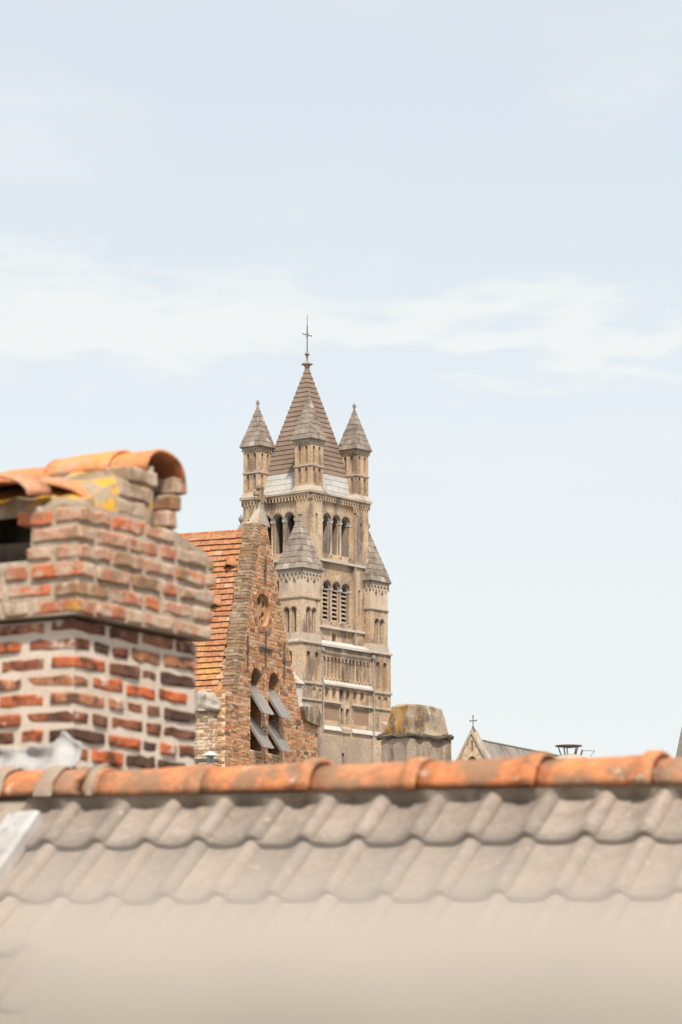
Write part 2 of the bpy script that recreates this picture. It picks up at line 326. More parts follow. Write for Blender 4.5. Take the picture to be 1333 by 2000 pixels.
def scallops(x0, x1, zt, zb, n, k=4):
    """strip whose lower edge is a row of little round arches"""
    pts = [(x1, zt), (x0, zt), (x0, zb)]
    p = (x1 - x0) / n; r = p * 0.34
    for i in range(n):
        c = x0 + p * (i + 0.5)
        pts.append((c - r, zb))
        for a in range(k + 1):
            t = math.pi - math.pi * a / k
            pts.append((c + r * math.cos(t), zb + (zt - zb) * 0.35 + r * math.sin(t)))
        pts.append((c + r, zb))
    pts.append((x1, zb))
    return pts

# ------------------------------------------------------------ ground
g = MB(); g.box(-3000, 3000, -800, 6000, -0.5, 0); go = g.build('ground', M['ground']); tag(go, 'grey paved ground far below the rooftops', kind='structure')

# ============================================================ cathedral tower
TW, TD = 11.4, 10.5
TO = (-3.656, 400.0, 0)
T = empty('church_tower', TO, 38, 'tall tan brick church tower with a brown pyramid spire and pointed corner turrets', 'church tower')
PR = lambda y0: (lambda s, t, d: (s, y0 + d, t))        # right-hand face
PL = lambda x0: (lambda s, t, d: (x0 + d, s, t))        # left-hand face

def tower_window(face, c0, parent, louvers):
    """three round-headed openings with columns, capitals, sloped sills"""
    zb, zs, ztop = ((63.9, 68.05, 68.9) if louvers else (72.1, 76.25, 77.05))
    P = PR(0.25) if face == 'r' else PL(0.25)
    wn = bpy.data.objects.new('belfry_window', None); COL.objects.link(wn); wn.parent = parent
    cs = [c0 - 1.82, c0, c0 + 1.82]
    def put(mb, poly, d0, d1):
        n = len(poly)
        mb.add([P(q[0], q[1], d0) for q in poly] + [P(q[0], q[1], d1) for q in poly],
               [tuple(range(n)), tuple(range(2 * n - 1, n - 1, -1))] + [(i, (i + 1) % n, n + (i + 1) % n, n + i) for i in range(n)])
    for c in cs:
        for (ri, ro, d0, d1, mat) in ((0.76, 0.95, -0.10, 0.06, 'tdark'), (0.60, 0.755, 0.16, 0.34, 'tstone'), (0.47, 0.595, 0.42, 0.6, 'tdark')):
            mb = MB(); n = 10
            poly = [(c + ro * math.cos(math.pi * k / n), zs + ro * math.sin(math.pi * k / n)) for k in range(n + 1)]
            poly += [(c + ri * math.cos(math.pi * k / n), zs + ri * math.sin(math.pi * k / n)) for k in range(n, -1, -1)]
            vs = [P(q[0], q[1], d0) for q in poly] + [P(q[0], q[1], d1) for q in poly]
            fs = []
            m = n + 1
            for k in range(n):
                i0, i1, j0, j1 = k, k + 1, 2 * m - 1 - k, 2 * m - 2 - k
                fs += [(i0, i1, j1, j0), (2 * m + i0, 2 * m + j0, 2 * m + j1, 2 * m + i1), (i0, 2 * m + i0, 2 * m + i1, i1), (j0, j1, 2 * m + j1, 2 * m + j0)]
            mb.add(vs, fs); mb.build('arch_moulding', M[mat], wn)
        # sloped sill
        mb = MB(); put_poly = [(c - 0.8, zb - 0.75), (c + 0.8, zb - 0.75), (c + 0.8, zb + 0.05), (c - 0.8, zb + 0.05)]
        vs = [P(c - 0.8, zb - 0.8, -0.12), P(c + 0.8, zb - 0.8, -0.12), P(c + 0.76, zb + 0.12, 0.85), P(c - 0.76, zb + 0.12, 0.85),
              P(c - 0.8, zb - 0.8, 0.85), P(c + 0.8, zb - 0.8, 0.85)]
        mb.add(vs, [(0, 1, 2, 3), (0, 4, 5, 1), (4, 3, 2, 5), (0, 3, 4), (1, 5, 2)]); mb.build('sill', M['tsill'], wn)
        if louvers:
            for k in range(8):
                z = zb + 0.28 + k * 0.53
                mb = MB(); vs = []
                for s_ in (c - 0.66, c + 0.66):
                    vs += [P(s_, z, 0.42), P(s_, z - 0.19, 0.36), P(s_, z - 0.0, 0.90), P(s_, z + 0.17, 0.90)]
                mb.add(vs, [(0, 1, 2, 3), (7, 6, 5, 4), (0, 4, 5, 1), (1, 5, 6, 2), (2, 6, 7, 3), (3, 7, 4, 0)]); mb.build('louver_slat', M['twood'], wn)
    for c, end in [(c0 - 2.73, 1), (c0 - 0.91, 0), (c0 + 0.91, 0), (c0 + 2.73, 1)]:
        for (dx, dep, r) in ((0, 0.10, 0.13), (-0.10, 0.40, 0.11), (0.10, 0.40, 0.11)) if not end else ((0, 0.12, 0.12),):
            x, y, _ = P(c + dx, 0, dep)
            mb = MB(); mb.lathe(x, y, [(r * 1.6, zb - 0.3), (r * 1.5, zb), (r, zb + 0.15), (r, zs - 0.45), (r * 1.25, zs - 0.38)], 8)
            mb.build('column', M['tbrick'], wn, True)
        mb = MB(); x0, y0, _ = P(c - 0.27, 0, -0.12); x1, y1, _ = P(c + 0.27, 0, 0.62)
        xa, xb, ya, yb = min(x0, x1), max(x0, x1), min(y0, y1), max(y0, y1)
        mb.frustum((xa + xb) / 2, (ya + yb) / 2, (xb - xa) / 2 - 0.06, (yb - ya) / 2 - 0.06, zs - 0.38, (xb - xa) / 2, (yb - ya) / 2, zs - 0.05)
        mb.build('capital', M['tpale'], wn)
    return wn

wall = MB()
mats = [M['tbrick'], M['void'], M['tniche'], M['tdark']]
# right-hand face, upper stage
slab(wall, rect(0, 2.3, 60.5, 79.28), [(arch(1.19, 0.42, 74.15, 76.5), 0.3, 2)], PR(0))
slab(wall, rect(8.45, TW, 60.5, 79.28), [(arch(10.0, 0.42, 74.2, 76.4), 0.3, 2), (arch(9.55, 0.4, 65.1, 68.1), 0.2, 2)], PR(0))
cR, cL = 5.25, 5.2
slab(wall, rect(2.3, 8.45, 60.5, 79.28),
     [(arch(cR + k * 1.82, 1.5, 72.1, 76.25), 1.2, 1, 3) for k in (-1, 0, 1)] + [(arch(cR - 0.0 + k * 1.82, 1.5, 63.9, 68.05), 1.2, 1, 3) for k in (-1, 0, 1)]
     + [(arch(4.9, 0.82, 61.45, 62.2), 0.45, 2)], PR(0.25))
wall.mi = 0
wall.add([(2.3, 0, 60.5), (2.3, 0.25, 60.5), (2.3, 0.25, 79.28), (2.3, 0, 79.28)], [(0, 1, 2, 3)])
wall.add([(8.45, 0, 60.5), (8.45, 0.25, 60.5), (8.45, 0.25, 79.28), (8.45, 0, 79.28)], [(0, 1, 2, 3)])
# left-hand face, upper stage
slab(wall, rect(0, 2.2, 60.5, 79.28), [], PL(0))
slab(wall, rect(8.2, TD, 60.5, 79.28), [(arch(9.55, 0.45, 74.2, 76.5), 0.3, 2)], PL(0))
slab(wall, rect(2.2, 8.2, 60.5, 79.28),
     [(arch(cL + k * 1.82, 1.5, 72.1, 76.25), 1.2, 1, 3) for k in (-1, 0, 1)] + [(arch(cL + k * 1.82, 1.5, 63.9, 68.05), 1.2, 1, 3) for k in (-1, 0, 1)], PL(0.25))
wall.add([(0, 2.2, 60.5), (0.25, 2.2, 60.5), (0.25, 2.2, 79.28), (0, 2.2, 79.28)], [(0, 1, 2, 3)])
wall.add([(0, 8.2, 60.5), (0.25, 8.2, 60.5), (0.25, 8.2, 79.28), (0, 8.2, 79.28)], [(0, 1, 2, 3)])
# back faces and top
wall.add([(TW, 0, 60.5), (TW, TD, 60.5), (TW, TD, 79.28), (TW, 0, 79.28), (0, TD, 60.5), (0, TD, 79.28)], [(0, 1, 2, 3), (1, 4, 5, 2)])
wall.add([(0, 0, 79.28), (TW, 0, 79.28), (TW, TD, 79.28), (0, TD, 79.28)], [(0, 1, 2, 3)])
me = MB.build.__get__(wall)
wo = bpy.data.meshes.new('wall'); wo.from_pydata(wall.v, [], wall.f)
for m_ in mats: wo.materials.append(m_)
wo.polygons.foreach_set('material_index', wall.m); wo.update()
link('wall', wo, T)
for face, c in (('r', cR), ('l', cL)):
    tower_window(face, c, T, False); tower_window(face, c, T, True)
# arched corbel table under the roof, and the eaves board
for P, ln in ((PR(-0.17), TW), (PL(-0.17), TD)):
    mb = MB(); pts = scallops(-0.17, ln + 0.17, 79.12, 78.35, 24 if ln > 11 else 22)
    n = len(pts)
    tr = tessellate_polygon([[Vector((q[0], q[1], 0)) for q in pts]])
    mb.add([P(q[0], q[1], 0) for q in pts] + [P(q[0], q[1], 0.3) for q in pts], [tuple(t) for t in tr] + [(i, (i + 1) % n, n + (i + 1) % n, n + i) for i in range(n)])
    mb.build('corbel_table', M['tbrick'], T)
mb = MB(); mb.box(-0.34, TW + 0.34, -0.34, TD + 0.34, 79.12, 79.34); mb.build('cornice', M['tstone'], T)
# string courses and ledges
for (x0, x1, y0, z0, z1, mt) in ((1.8, 10.9, -0.2, 71.02, 71.3, 'tpale'), (1.5, 10.5, -0.2, 62.95, 63.2, 'tpale')):
    mb = MB(); mb.prism([(y0, z0), (0.3, z0), (0.3, z1 + 0.12), (y0, z1)], 'x', x0, x1); mb.build('string_course', M[mt], T)
for (y0, y1, z0, z1) in ((2.6, 9.0, 71.02, 71.3), (2.6, 9.0, 62.95, 63.2)):
    mb = MB(); mb.prism([(-0.2, z0), (0.3, z0), (0.3, z1 + 0.12), (-0.2, z1)], 'y', y0, y1); mb.build('string_course', M['tpale'], T)
mb = MB(); mb.tube((8.62, -0.10, 71.2), (8.62, -0.10, 77.6), 0.13); mb.box(8.42, 8.82, -0.3, 0.0, 77.6, 78.1); mb.build('drain_pipe', M['tdark'], T)
mb = MB(); mb.tube((8.62, -0.10, 61.4), (8.62, -0.10, 71.0), 0.13); mb.build('drain_pipe', M['tdark'], T)

def slates(parent, cx, cy, hb, z0, z1, courses, per, faces, th=0.05):
    """a pyramid covered slate by slate on the faces given; (0: right-hand, 1: left-hand)"""
    H = z1 - z0
    core = MB(); core.frustum(cx, cy, hb - 0.04, hb - 0.04, z0, 0.06, 0.06, z1 - 0.02)
    core.build('roof_core', M['tdark'], parent)
    for f in faces:
        for c in range(courses):
            za, zb_ = z0 + H * c / courses, z0 + H * (c + 1) / courses
            ha, hb2 = hb * (1 - c / courses), hb * (1 - (c + 1) / courses)
            k = max(1, round(per * (1 - c / courses)))
            off = 0.5 / k if c % 2 else 0.0
            cuts = [-1.0] + [x for x in (-1 + 2 * (i + off) / k for i in range(0 if off else 1, k)) if -0.98 < x < 0.98] + [1.0]
            for i in range(len(cuts) - 1):
                a, b = cuts[i] + 0.006, cuts[i + 1] - 0.006
                e = 0.035 + rnd.uniform(0, 0.03)
                mb = MB(); vs = []
                for (lift, o) in ((0, 0), (1, 0)):
                    pass
                for (s_, h_, z_, outp) in ((a, ha, za - 0.02, e + th), (b, ha, za - 0.02, e + th), (b, hb2, zb_, e), (a, hb2, zb_, e),
                                           (a, ha, za - 0.02, 0.0), (b, ha, za - 0.02, 0.0), (b, hb2, zb_, 0.0), (a, hb2, zb_, 0.0)):
                    u_ = s_ * (h_ + (outp if abs(s_) > 0.98 else 0))
                    if f == 0: vs.append((cx + u_, cy - h_ - outp, z_))
                    else: vs.append((cx - h_ - outp, cy + u_, z_))
                mb.add(vs, [(0, 1, 2, 3), (4, 7, 6, 5), (0, 4, 5, 1), (1, 5, 6, 2), (2, 6, 7, 3), (3, 7, 4, 0)])
                mb.build('slate', M['slate'], parent)
def turret_face(mb, P, a, b, z0, z1, holes): slab(mb, rect(a, b, z0, z1), holes, P)
def cross_finial(parent, x, y, z, h, along='x'):
    mb = MB(); t = h * 0.11
    mb.frustum(x, y, t * 1.6, t * 1.6, z - 0.1, t * 0.9, t * 0.9, z + h * 0.25)
    mb.box(x - t, x + t, y - t, y + t, z + h * 0.25, z + h)
    c = z + h * 0.62
    if along == 'x': mb.box(x - h * 0.36, x + h * 0.36, y - t * 0.9, y + t * 0.9, c - t * 1.2, c + t * 1.2)
    else: mb.box(x - t * 0.9, x + t * 0.9, y - h * 0.36, y + h * 0.36, c - t * 1.2, c + t * 1.2)
    return mb.build('finial', M['tdark'], parent)
def upper_turret(x0, y0, apex, faces):
    t = bpy.data.objects.new('corner_turret', None); COL.objects.link(t); t.parent = T
    s = 2.45; x1, y1 = x0 + s, y0 + s
    mb = MB()
    def holes(a):
        r = []
        for o in (0.68, 1.72):
            r.append((arch(a + o, 0.44, 80.35, 82.0, 6), 0.2, 1)); r.append((arch(a + o, 0.44, 82.8, 84.65, 6), 0.2, 1))
        return r
    slab(mb, rect(x0, x1, 79.9, 85.6), holes(x0), PR(y0)); slab(mb, rect(y0, y1, 79.9, 85.6), holes(y0), PL(x0))
    slab(mb, rect(x0, x1, 79.9, 85.6), holes(x0), lambda s_, t_, d_: (s_, y1 - d_, t_)); slab(mb, rect(y0, y1, 79.9, 85.6), holes(y0), lambda s_, t_, d_: (x1 - d_, s_, t_))
    o = bpy.data.meshes.new('turret_wall'); o.from_pydata(mb.v, [], mb.f); o.materials.append(M['tbrick']); o.materials.append(M['tniche'])
    o.polygons.foreach_set('material_index', mb.m); link('turret_wall', o, t)
    cx, cy = (x0 + x1) / 2, (y0 + y1) / 2
    mb = MB(); mb.frustum(cx, cy, s / 2 + 0.36, s / 2 + 0.36, 79.36, s / 2 + 0.02, s / 2 + 0.02, 80.05); mb.build('turret_base', M['tstone'], t)
    mb = MB(); mb.box(x0 - 0.1, x1 + 0.1, y0 - 0.1, y1 + 0.1, 82.38, 82.55); mb.build('string_course', M['tstone'], t)
    for P in (PR(y0 - 0.14), PL(x0 - 0.14)):
        mb = MB(); b0 = (x0 if P(0, 0, 0)[0] == 0 and P(1, 0, 0)[0] == 1 else y0)
        pts = scallops(b0 - 0.14, b0 + s + 0.14, 85.6, 85.12, 7, 3); n = len(pts)
        tr = tessellate_polygon([[Vector((q[0], q[1], 0)) for q in pts]])
        mb.add([P(q[0], q[1], 0) for q in pts] + [P(q[0], q[1], 0.16) for q in pts], [tuple(k) for k in tr] + [(i, (i + 1) % n, n + (i + 1) % n, n + i) for i in range(n)])
        mb.build('corbel_table', M['tstone'], t)
    mb = MB(); mb.box(x0 - 0.30, x1 + 0.30, y0 - 0.30, y1 + 0.30, 85.6, 85.72); mb.build('eaves', M['tdark'], t)
    slates(t, cx, cy, s / 2 + 0.30, 85.73, apex, 8, 4, faces)
    cross_finial(t, cx, cy, apex - 0.1, 0.85)
upper_turret(0, 0, 91.0, (0, 1)); upper_turret(TW - 2.45, 0, 90.9, (0, 1)); upper_turret(0, TD - 2.45, 90.9, (0, 1)); upper_turret(TW - 2.45, TD - 2.45, 90.9, ())

# main spire: pale lead skirt, then courses of brown shingle
SX, SY, ZA, ZS = 5.75, 5.15, 96.35, 79.34
sp = bpy.data.objects.new('spire', None); COL.objects.link(sp); sp.parent = T
def sph(z):
    k = (ZA - z) / (ZA - ZS); return 4.85 * k, 4.30 * k
core = MB(); a, b = sph(ZS); core.frustum(SX, SY, a - 0.1, b - 0.1, ZS, 0.1, 0.1, ZA - 0.4); core.build('spire_core', M['tdark'], sp)
ZK = 82.25
for r_ in range(4):
    za, zb_ = ZS + (ZK - ZS) * r_ / 4, ZS + (ZK - ZS) * (r_ + 1) / 4
    (a0, b0), (a1, b1) = sph(za), sph(zb_)
    for f in range(4):
        k = 4
        cuts = [-1 + 2 * (i + (0.5 if r_ % 2 else 0)) / k for i in range(k + 1)]
        cuts = sorted(set([-1.0, 1.0] + [c for c in cuts if -0.98 < c < 0.98]))
        for i in range(len(cuts) - 1):
            s0, s1 = cuts[i] + 0.004, cuts[i + 1] - 0.004
            def Q(s_, a, b, z, o):
                if f == 0: return (SX + s_ * (a + o), SY - b - o, z)
                if f == 1: return (SX - a - o, SY + s_ * (b + o), z)
                if f == 2: return (SX + s_ * (a + o), SY + b + o, z)
                return (SX + a + o, SY + s_ * (b + o), z)
            mb = MB(); mb.add([Q(s0, a0, b0, za - 0.02, 0.07), Q(s1, a0, b0, za - 0.02, 0.07), Q(s1, a1, b1, zb_, 0.03), Q(s0, a1, b1, zb_, 0.03),
                               Q(s0, a0, b0, za - 0.02, -0.05), Q(s1, a0, b0, za - 0.02, -0.05), Q(s1, a1, b1, zb_, -0.05), Q(s0, a1, b1, zb_, -0.05)],
                              [(0, 1, 2, 3), (7, 6, 5, 4), (0, 4, 5, 1), (1, 5, 6, 2), (2, 6, 7, 3), (3, 7, 4, 0)])
            mb.build('lead_panel', M['lead'], sp)
NC = 22
for c in range(NC):
    za, zb_ = ZK + (ZA - 0.5 - ZK) * c / NC, ZK + (ZA - 0.5 - ZK) * (c + 1) / NC
    (a0, b0), (a1, b1) = sph(za), sph(zb_)
    mb = MB(); e0, e1 = 0.10, 0.0
    ring0 = [(SX + i * (a0 + e0), SY + k * (b0 + e0), za - 0.03) for i, k in ((-1, -1), (1, -1), (1, 1), (-1, 1))]
    ring1 = [(SX + i * (a1 + e1), SY + k * (b1 + e1), zb_) for i, k in ((-1, -1), (1, -1), (1, 1), (-1, 1))]
    ring2 = [(SX + i * (a0 - 0.06), SY + k * (b0 - 0.06), za - 0.0) for i, k in ((-1, -1), (1, -1), (1, 1), (-1, 1))]
    mb.add(ring0 + ring1 + ring2, [(i, (i + 1) % 4, 4 + (i + 1) % 4, 4 + i) for i in range(4)] + [(i, 8 + i, 8 + (i + 1) % 4, (i + 1) % 4) for i in range(4)])
    mb.build('shingle_course', M['spire'], sp)
mb = MB(); mb.lathe(SX, SY, [(0.30, ZA - 0.75), (0.30, ZA - 0.35), (0.42, ZA - 0.1), (0.72, ZA + 0.0), (0.72, ZA + 0.08), (0.2, ZA + 0.4), (0.13, ZA + 0.6), (0.13, ZA + 1.1), (0.34, ZA + 1.25), (0.34, ZA + 1.32), (0.1, ZA + 1.6)], 8)
mb.build('spire_finial', M['tdark'], sp)
mb = MB(); cz = ZA + 3.75
mb.tube((SX, SY, ZA + 1.5), (SX, SY, cz + 1.2), 0.075); mb.tube((SX, SY, cz + 1.2), (SX, SY, cz + 2.5), 0.04)
mb.tube((SX - 0.85, SY, cz), (SX + 0.85, SY, cz), 0.05); mb.lathe(SX - 0.85, SY, [(0.02, cz - 0.1), (0.09, cz), (0.02, cz + 0.1)], 6); mb.lathe(SX + 0.85, SY, [(0.02, cz - 0.1), (0.09, cz), (0.02, cz + 0.1)], 6)
mb.build('iron_cross', M['iron'], sp)
mb = MB()
for i in range(4):
    q = [(0.42, 0), (0, 0.42), (-0.42, 0), (0, -0.42)]
    p0, p1 = q[i], q[(i + 1) % 4]
    mb.tube((SX + p0[0], SY, cz + p0[1]), (SX + p1[0], SY, cz + p1[1]), 0.028, 5)
mb.build('gilt_diamond', M['gilt'], sp)

# lower corner turrets
def lower_turret(x0, y0, faces, knob):
    t = bpy.data.objects.new('stair_turret', None); COL.objects.link(t); t.parent = T
    s = 3.5; x1, y1 = x0 + s, y0 + s; cx, cy = (x0 + x1) / 2, (y0 + y1) / 2
    mb = MB()
    def holes(a):
        r = [(arch(a + o, 0.5, 66.35, 68.0, 6), 0.16, 0) for o in (1.15, 2.35)]
        r += [(arch(a + o, 0.78, 61.9, 64.55, 8), 0.45, 1) for o in (1.22, 2.28)]
        return r
    for P in (PR(y0), PL(x0), (lambda s_, t_, d_: (s_, y1 - d_, t_)), (lambda s_, t_, d_: (x1 - d_, s_, t_))):
        a = x0 if abs(P(5, 0, 0)[0] - 5) < 1e-6 else y0
        hh_ = holes(a); slab(mb, rect(a, a + s, 66.04, 69.4), [(q[0], q[1], 2) for q in hh_[:2]], P, 2); slab(mb, rect(a, a + s, 60.7, 66.04), hh_[2:], P)
    o = bpy.data.meshes.new('turret_wall'); o.from_pydata(mb.v, [], mb.f); o.materials.append(M['tbrick']); o.materials.append(M['tniche']); o.materials.append(M['tpbrick'])
    o.polygons.foreach_set('material_index', mb.m); link('turret_wall', o, t)
    # column and hood mould of the twin niches
    for k, P in enumerate((PR(y0), PL(x0))):
        a = x0 if k == 0 else y0
        for c in (a + 1.22, a + 2.28):
            mb = MB(); n = 8
            for j in range(n):
                t0, t1 = math.pi * j / n, math.pi * (j + 1) / n
                vs = [P(c + r * math.cos(q), 64.55 + r * math.sin(q), d_) for d_ in (-0.07, 0.05) for r, q in ((0.39, t0), (0.53, t0), (0.53, t1), (0.39, t1))]
                mb.add(vs, [(0, 1, 2, 3), (4, 7, 6, 5), (0, 4, 5, 1), (1, 5, 6, 2), (2, 6, 7, 3), (3, 7, 4, 0)])
            mb.build('arch_moulding', M['tdark'], t)
        for c in (a + 0.98, a + 1.46, a + 2.04, a + 2.52):
            x, y, _ = P(c, 0, 0.3); mb = MB(); mb.lathe(x, y, [(0.09, 61.95), (0.075, 62.1), (0.075, 64.3), (0.12, 64.5)], 6); mb.build('column', M['tstone'], t)
    mb = MB(); mb.frustum(cx, cy, s / 2 + 0.2, s / 2 + 0.2, 60.72, s / 2 + 0.015, s / 2 + 0.015, 61.8); mb.build('turret_base', M['tstone'], t)
    mb = MB(); mb.box(x0 - 0.12, x1 + 0.12, y0 - 0.12, y1 + 0.12, 65.95, 66.12); mb.build('string_course', M['tdark'], t)
    for k, P in enumerate((PR(y0 - 0.15), PL(x0 - 0.15))):
        a = x0 if k == 0 else y0
        mb = MB(); pts = scallops(a - 0.15, a + s + 0.15, 69.4, 68.45, 6, 4); n = len(pts)
        tr = tessellate_polygon([[Vector((q[0], q[1], 0)) for q in pts]])
        mb.add([P(q[0], q[1], 0) for q in pts] + [P(q[0], q[1], 0.17) for q in pts], [tuple(z) for z in tr] + [(i, (i + 1) % n, n + (i + 1) % n, n + i) for i in range(n)])
        mb.build('corbel_table', M['tstone'], t)
    mb = MB(); mb.box(x0 - 0.3, x1 + 0.3, y0 - 0.3, y1 + 0.3, 69.4, 69.55); mb.build('eaves', M['tdark'], t)
    slates(t, cx, cy, s / 2 + 0.3, 69.56, 76.2, 9, 4, faces)
    mb = MB()
    mb.lathe(cx, cy, [(0.16, 75.7), (0.12, 76.2), (0.30, 76.5), (0.33, 76.75), (0.12, 77.1), (0.02, 77.25)] if knob else [(0.2, 75.6), (0.22, 76.2), (0.34, 76.3), (0.3, 76.55)], 8)
    mb.build('finial', M['tdark'], t)
lower_turret(-2.78, -0.92, (0, 1), False); lower_turret(10.56, -0.92, (0, 1), True); lower_turret(-2.78, 8.2, (1,), True)

# lower stage
lo = MB(); LX0, LX1, LY0 = -3.0, 14.55, -1.0
PX = lambda s, t, d: (s, LY0 + d, t)
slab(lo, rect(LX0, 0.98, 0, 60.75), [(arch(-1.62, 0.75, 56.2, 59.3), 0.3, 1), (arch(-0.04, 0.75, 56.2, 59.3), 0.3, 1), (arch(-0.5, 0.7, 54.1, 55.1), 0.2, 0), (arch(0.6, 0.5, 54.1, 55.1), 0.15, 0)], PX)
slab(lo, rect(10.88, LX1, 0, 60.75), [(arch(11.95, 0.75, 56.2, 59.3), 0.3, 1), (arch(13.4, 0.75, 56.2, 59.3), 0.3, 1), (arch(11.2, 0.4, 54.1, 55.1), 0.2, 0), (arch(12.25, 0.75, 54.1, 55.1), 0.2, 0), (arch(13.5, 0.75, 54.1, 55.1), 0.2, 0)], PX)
PXm = lambda s, t, d: (s, LY0 + 0.14 + d, t)
gal = []
for k in range(13): gal.append((arch(1.62 + k * 0.705, 0.54, 56.8, 59.1, 6), 0.8, 1))
hs = gal + [(arch(c, 0.78, 54.15, 55.35), 0.4, 0) for c in (2.1, 3.5, 4.88, 6.18, 7.6, 9.0)]
slab(lo, rect(0.98, 10.88, 49.9, 60.75), hs + [(arch(5.05, 0.55, 51.5, 53.15), 0.5, 2), (arch(6.12, 0.68, 51.4, 53.1), 0.5, 2),
     (rect(1.5, 4.5, 51.75, 53.6), 0.07, 3), (rect(7.3, 10.3, 51.6, 53.6), 0.07, 3)], PXm)
slab(lo, rect(0.98, 10.88, 0, 49.9), [(rect(4.95, 5.5, 46.6, 48.0), 0.2, 4)], PXm, 4)
lo.mi = 0
for x in (0.98, 10.88): lo.add([(x, LY0, 0), (x, LY0 + 0.14, 0), (x, LY0 + 0.14, 60.75), (x, LY0, 60.75)], [(0, 1, 2, 3)])
PXl = lambda s, t, d: (LX0 + d, s, t)
slab(lo, rect(LY0, 2.8, 0, 60.75), [(arch(0.75, 0.75, 56.2, 59.3), 0.3, 1)], PXl)
slab(lo, rect(2.8, 11.6, 0, 60.75), [], lambda s, t, d: (LX0 + 0.5 + d, s, t))
lo.add([(LX0, 2.8, 0), (LX0 + 0.5, 2.8, 0), (LX0 + 0.5, 2.8, 60.75), (LX0, 2.8, 60.75)], [(0, 1, 2, 3)])
lo.add([(LX1, LY0, 0), (LX1, 11.6, 0), (LX1, 11.6, 60.75), (LX1, LY0, 60.75), (LX0, 11.6, 0), (LX0, 11.6, 60.75)], [(0, 1, 2, 3), (1, 4, 5, 2)])
lo.add([(LX0, LY0, 60.75), (LX1, LY0, 60.75), (LX1, 11.6, 60.75), (LX0, 11.6, 60.75)], [(0, 1, 2, 3)])
me = bpy.data.meshes.new('lower_wall'); me.from_pydata(lo.v, [], lo.f)
for m_ in (M['tbrick'], M['tniche'], M['void'], M['tpanel'], M['tlow']): me.materials.append(m_)
me.polygons.foreach_set('material_index', lo.m); link('lower_wall', me, T)
# arcade of slender columns
for k in range(14):
    x = 1.2675 + k * 0.705; y = LY0 + 0.12
    mb = MB(); mb.lathe(x, y, [(0.13, 56.7), (0.13, 56.85), (0.085, 56.95), (0.085, 58.75), (0.10, 58.8), (0.17, 59.05), (0.17, 59.14)], 7); mb.build('arcade_column', M['tbrick'], T)
mb = MB(); pts = scallops(1.0, 10.86, 59.95, 59.62, 26, 3); n = len(pts)
tr = tessellate_polygon([[Vector((q[0], q[1], 0)) for q in pts]])
mb.add([PXm(q[0], q[1], -0.12) for q in pts] + [PXm(q[0], q[1], 0.02) for q in pts], [tuple(z) for z in tr] + [(i, (i + 1) % n, n + (i + 1) % n, n + i) for i in range(n)])
mb.build('frieze', M['tdark'], T)
def wedge(name, x0, x1, ya, za, yb, zb_, under, mat):
    mb = MB(); mb.prism([(ya, za - under), (yb, za - under), (yb, zb_), (ya, za)], 'x', x0, x1); return mb.build(name, mat, T)
wedge('sloped_ledge', 0.78, 10.54, LY0 - 0.12, 60.86, 0.2, 61.5, 0.30, M['tpale'])
wedge('sloped_ledge', 1.0, 10.86, LY0 - 0.18, 56.15, LY0 + 0.3, 56.75, 0.22, M['tpale'])
wedge('sloped_ledge', 1.0, 4.75, LY0 - 0.10, 50.65, LY0 + 0.2, 51.2, 0.12, M['tpale'])
wedge('sloped_ledge', 6.9, 10.86, LY0 - 0.10, 50.65, LY0 + 0.2, 51.2, 0.12, M['tpale'])
wedge('sloped_ledge', 10.9, 14.4, LY0 - 0.10, 50.65, LY0 + 0.02, 51.2, 0.12, M['tpale'])
wedge('sloped_ledge', 4.95, 6.6, LY0 - 0.05, 50.9, LY0 + 0.3, 51.45, 0.5, M['tlow'])
for (x0, x1, z0, z1) in ((LX0 - 0.16, 0.97, 55.78, 55.98), (10.9, LX1 + 0.16, 55.78, 55.98), (LX0 - 0.08, 4.75, 53.82, 53.98), (6.9, LX1 + 0.1, 53.82, 53.98)):
    mb = MB(); mb.prism([(LY0 - 0.16, z0), (LY0 + 0.16, z0), (LY0 + 0.16, z1 + 0.1), (LY0 - 0.16, z1)], 'x', x0, x1); mb.build('string_course', M['tstone'], T)
for (x0, x1) in ((LX0 - 0.18, 0.76), (10.58, LX1 + 0.18)):
    mb = MB(); mb.prism([(LY0 - 0.18, 60.6), (LY0 + 0.25, 60.6), (LY0 + 0.1, 61.1), (LY0 - 0.18, 60.78)], 'x', x0, x1); mb.build('string_course', M['tstone'], T)
mb = MB(); mb.prism([(LX0 - 0.18, 60.6), (LX0 + 0.2, 60.6), (LX0 + 0.1, 61.1), (LX0 - 0.18, 60.78)], 'y', LY0 + 0.26, 2.8); mb.build('string_course', M['tstone'], T)
mb = MB(); mb.prism([(LX0 - 0.16, 55.78), (LX0 + 0.16, 55.78), (LX0 + 0.16, 56.08), (LX0 - 0.16, 55.98)], 'y', LY0 + 0.17, 2.8); mb.build('string_course', M['tstone'], T)
for x in (0.98, 10.88):
    mb = MB(); pts = [(x, LY0 - 0.1, 0), (x, LY0 - 0.1, 50.0), (x, LY0 - 0.24, 50.7), (x, LY0 - 0.24, 55.4), (x, LY0 - 0.30, 56.0), (x, LY0 - 0.12, 56.9), (x, LY0 - 0.1, 59.9)]
    for p0, p1 in zip(pts, pts[1:]): mb.tube(p0, p1, 0.085)
    mb.box(x - 0.2, x + 0.2, LY0 - 0.3, LY0, 59.9, 60.3); mb.build('drain_pipe', M['pipe'], T)
mb = MB(); mb.prism([(LY0 - 0.6, 51.0), (LY0, 51.0), (LY0, 52.4), (LY0 - 0.6, 51.9)], 'x', 12.6, 14.2); mb.build('buttress_stub', M['tstone'], T)

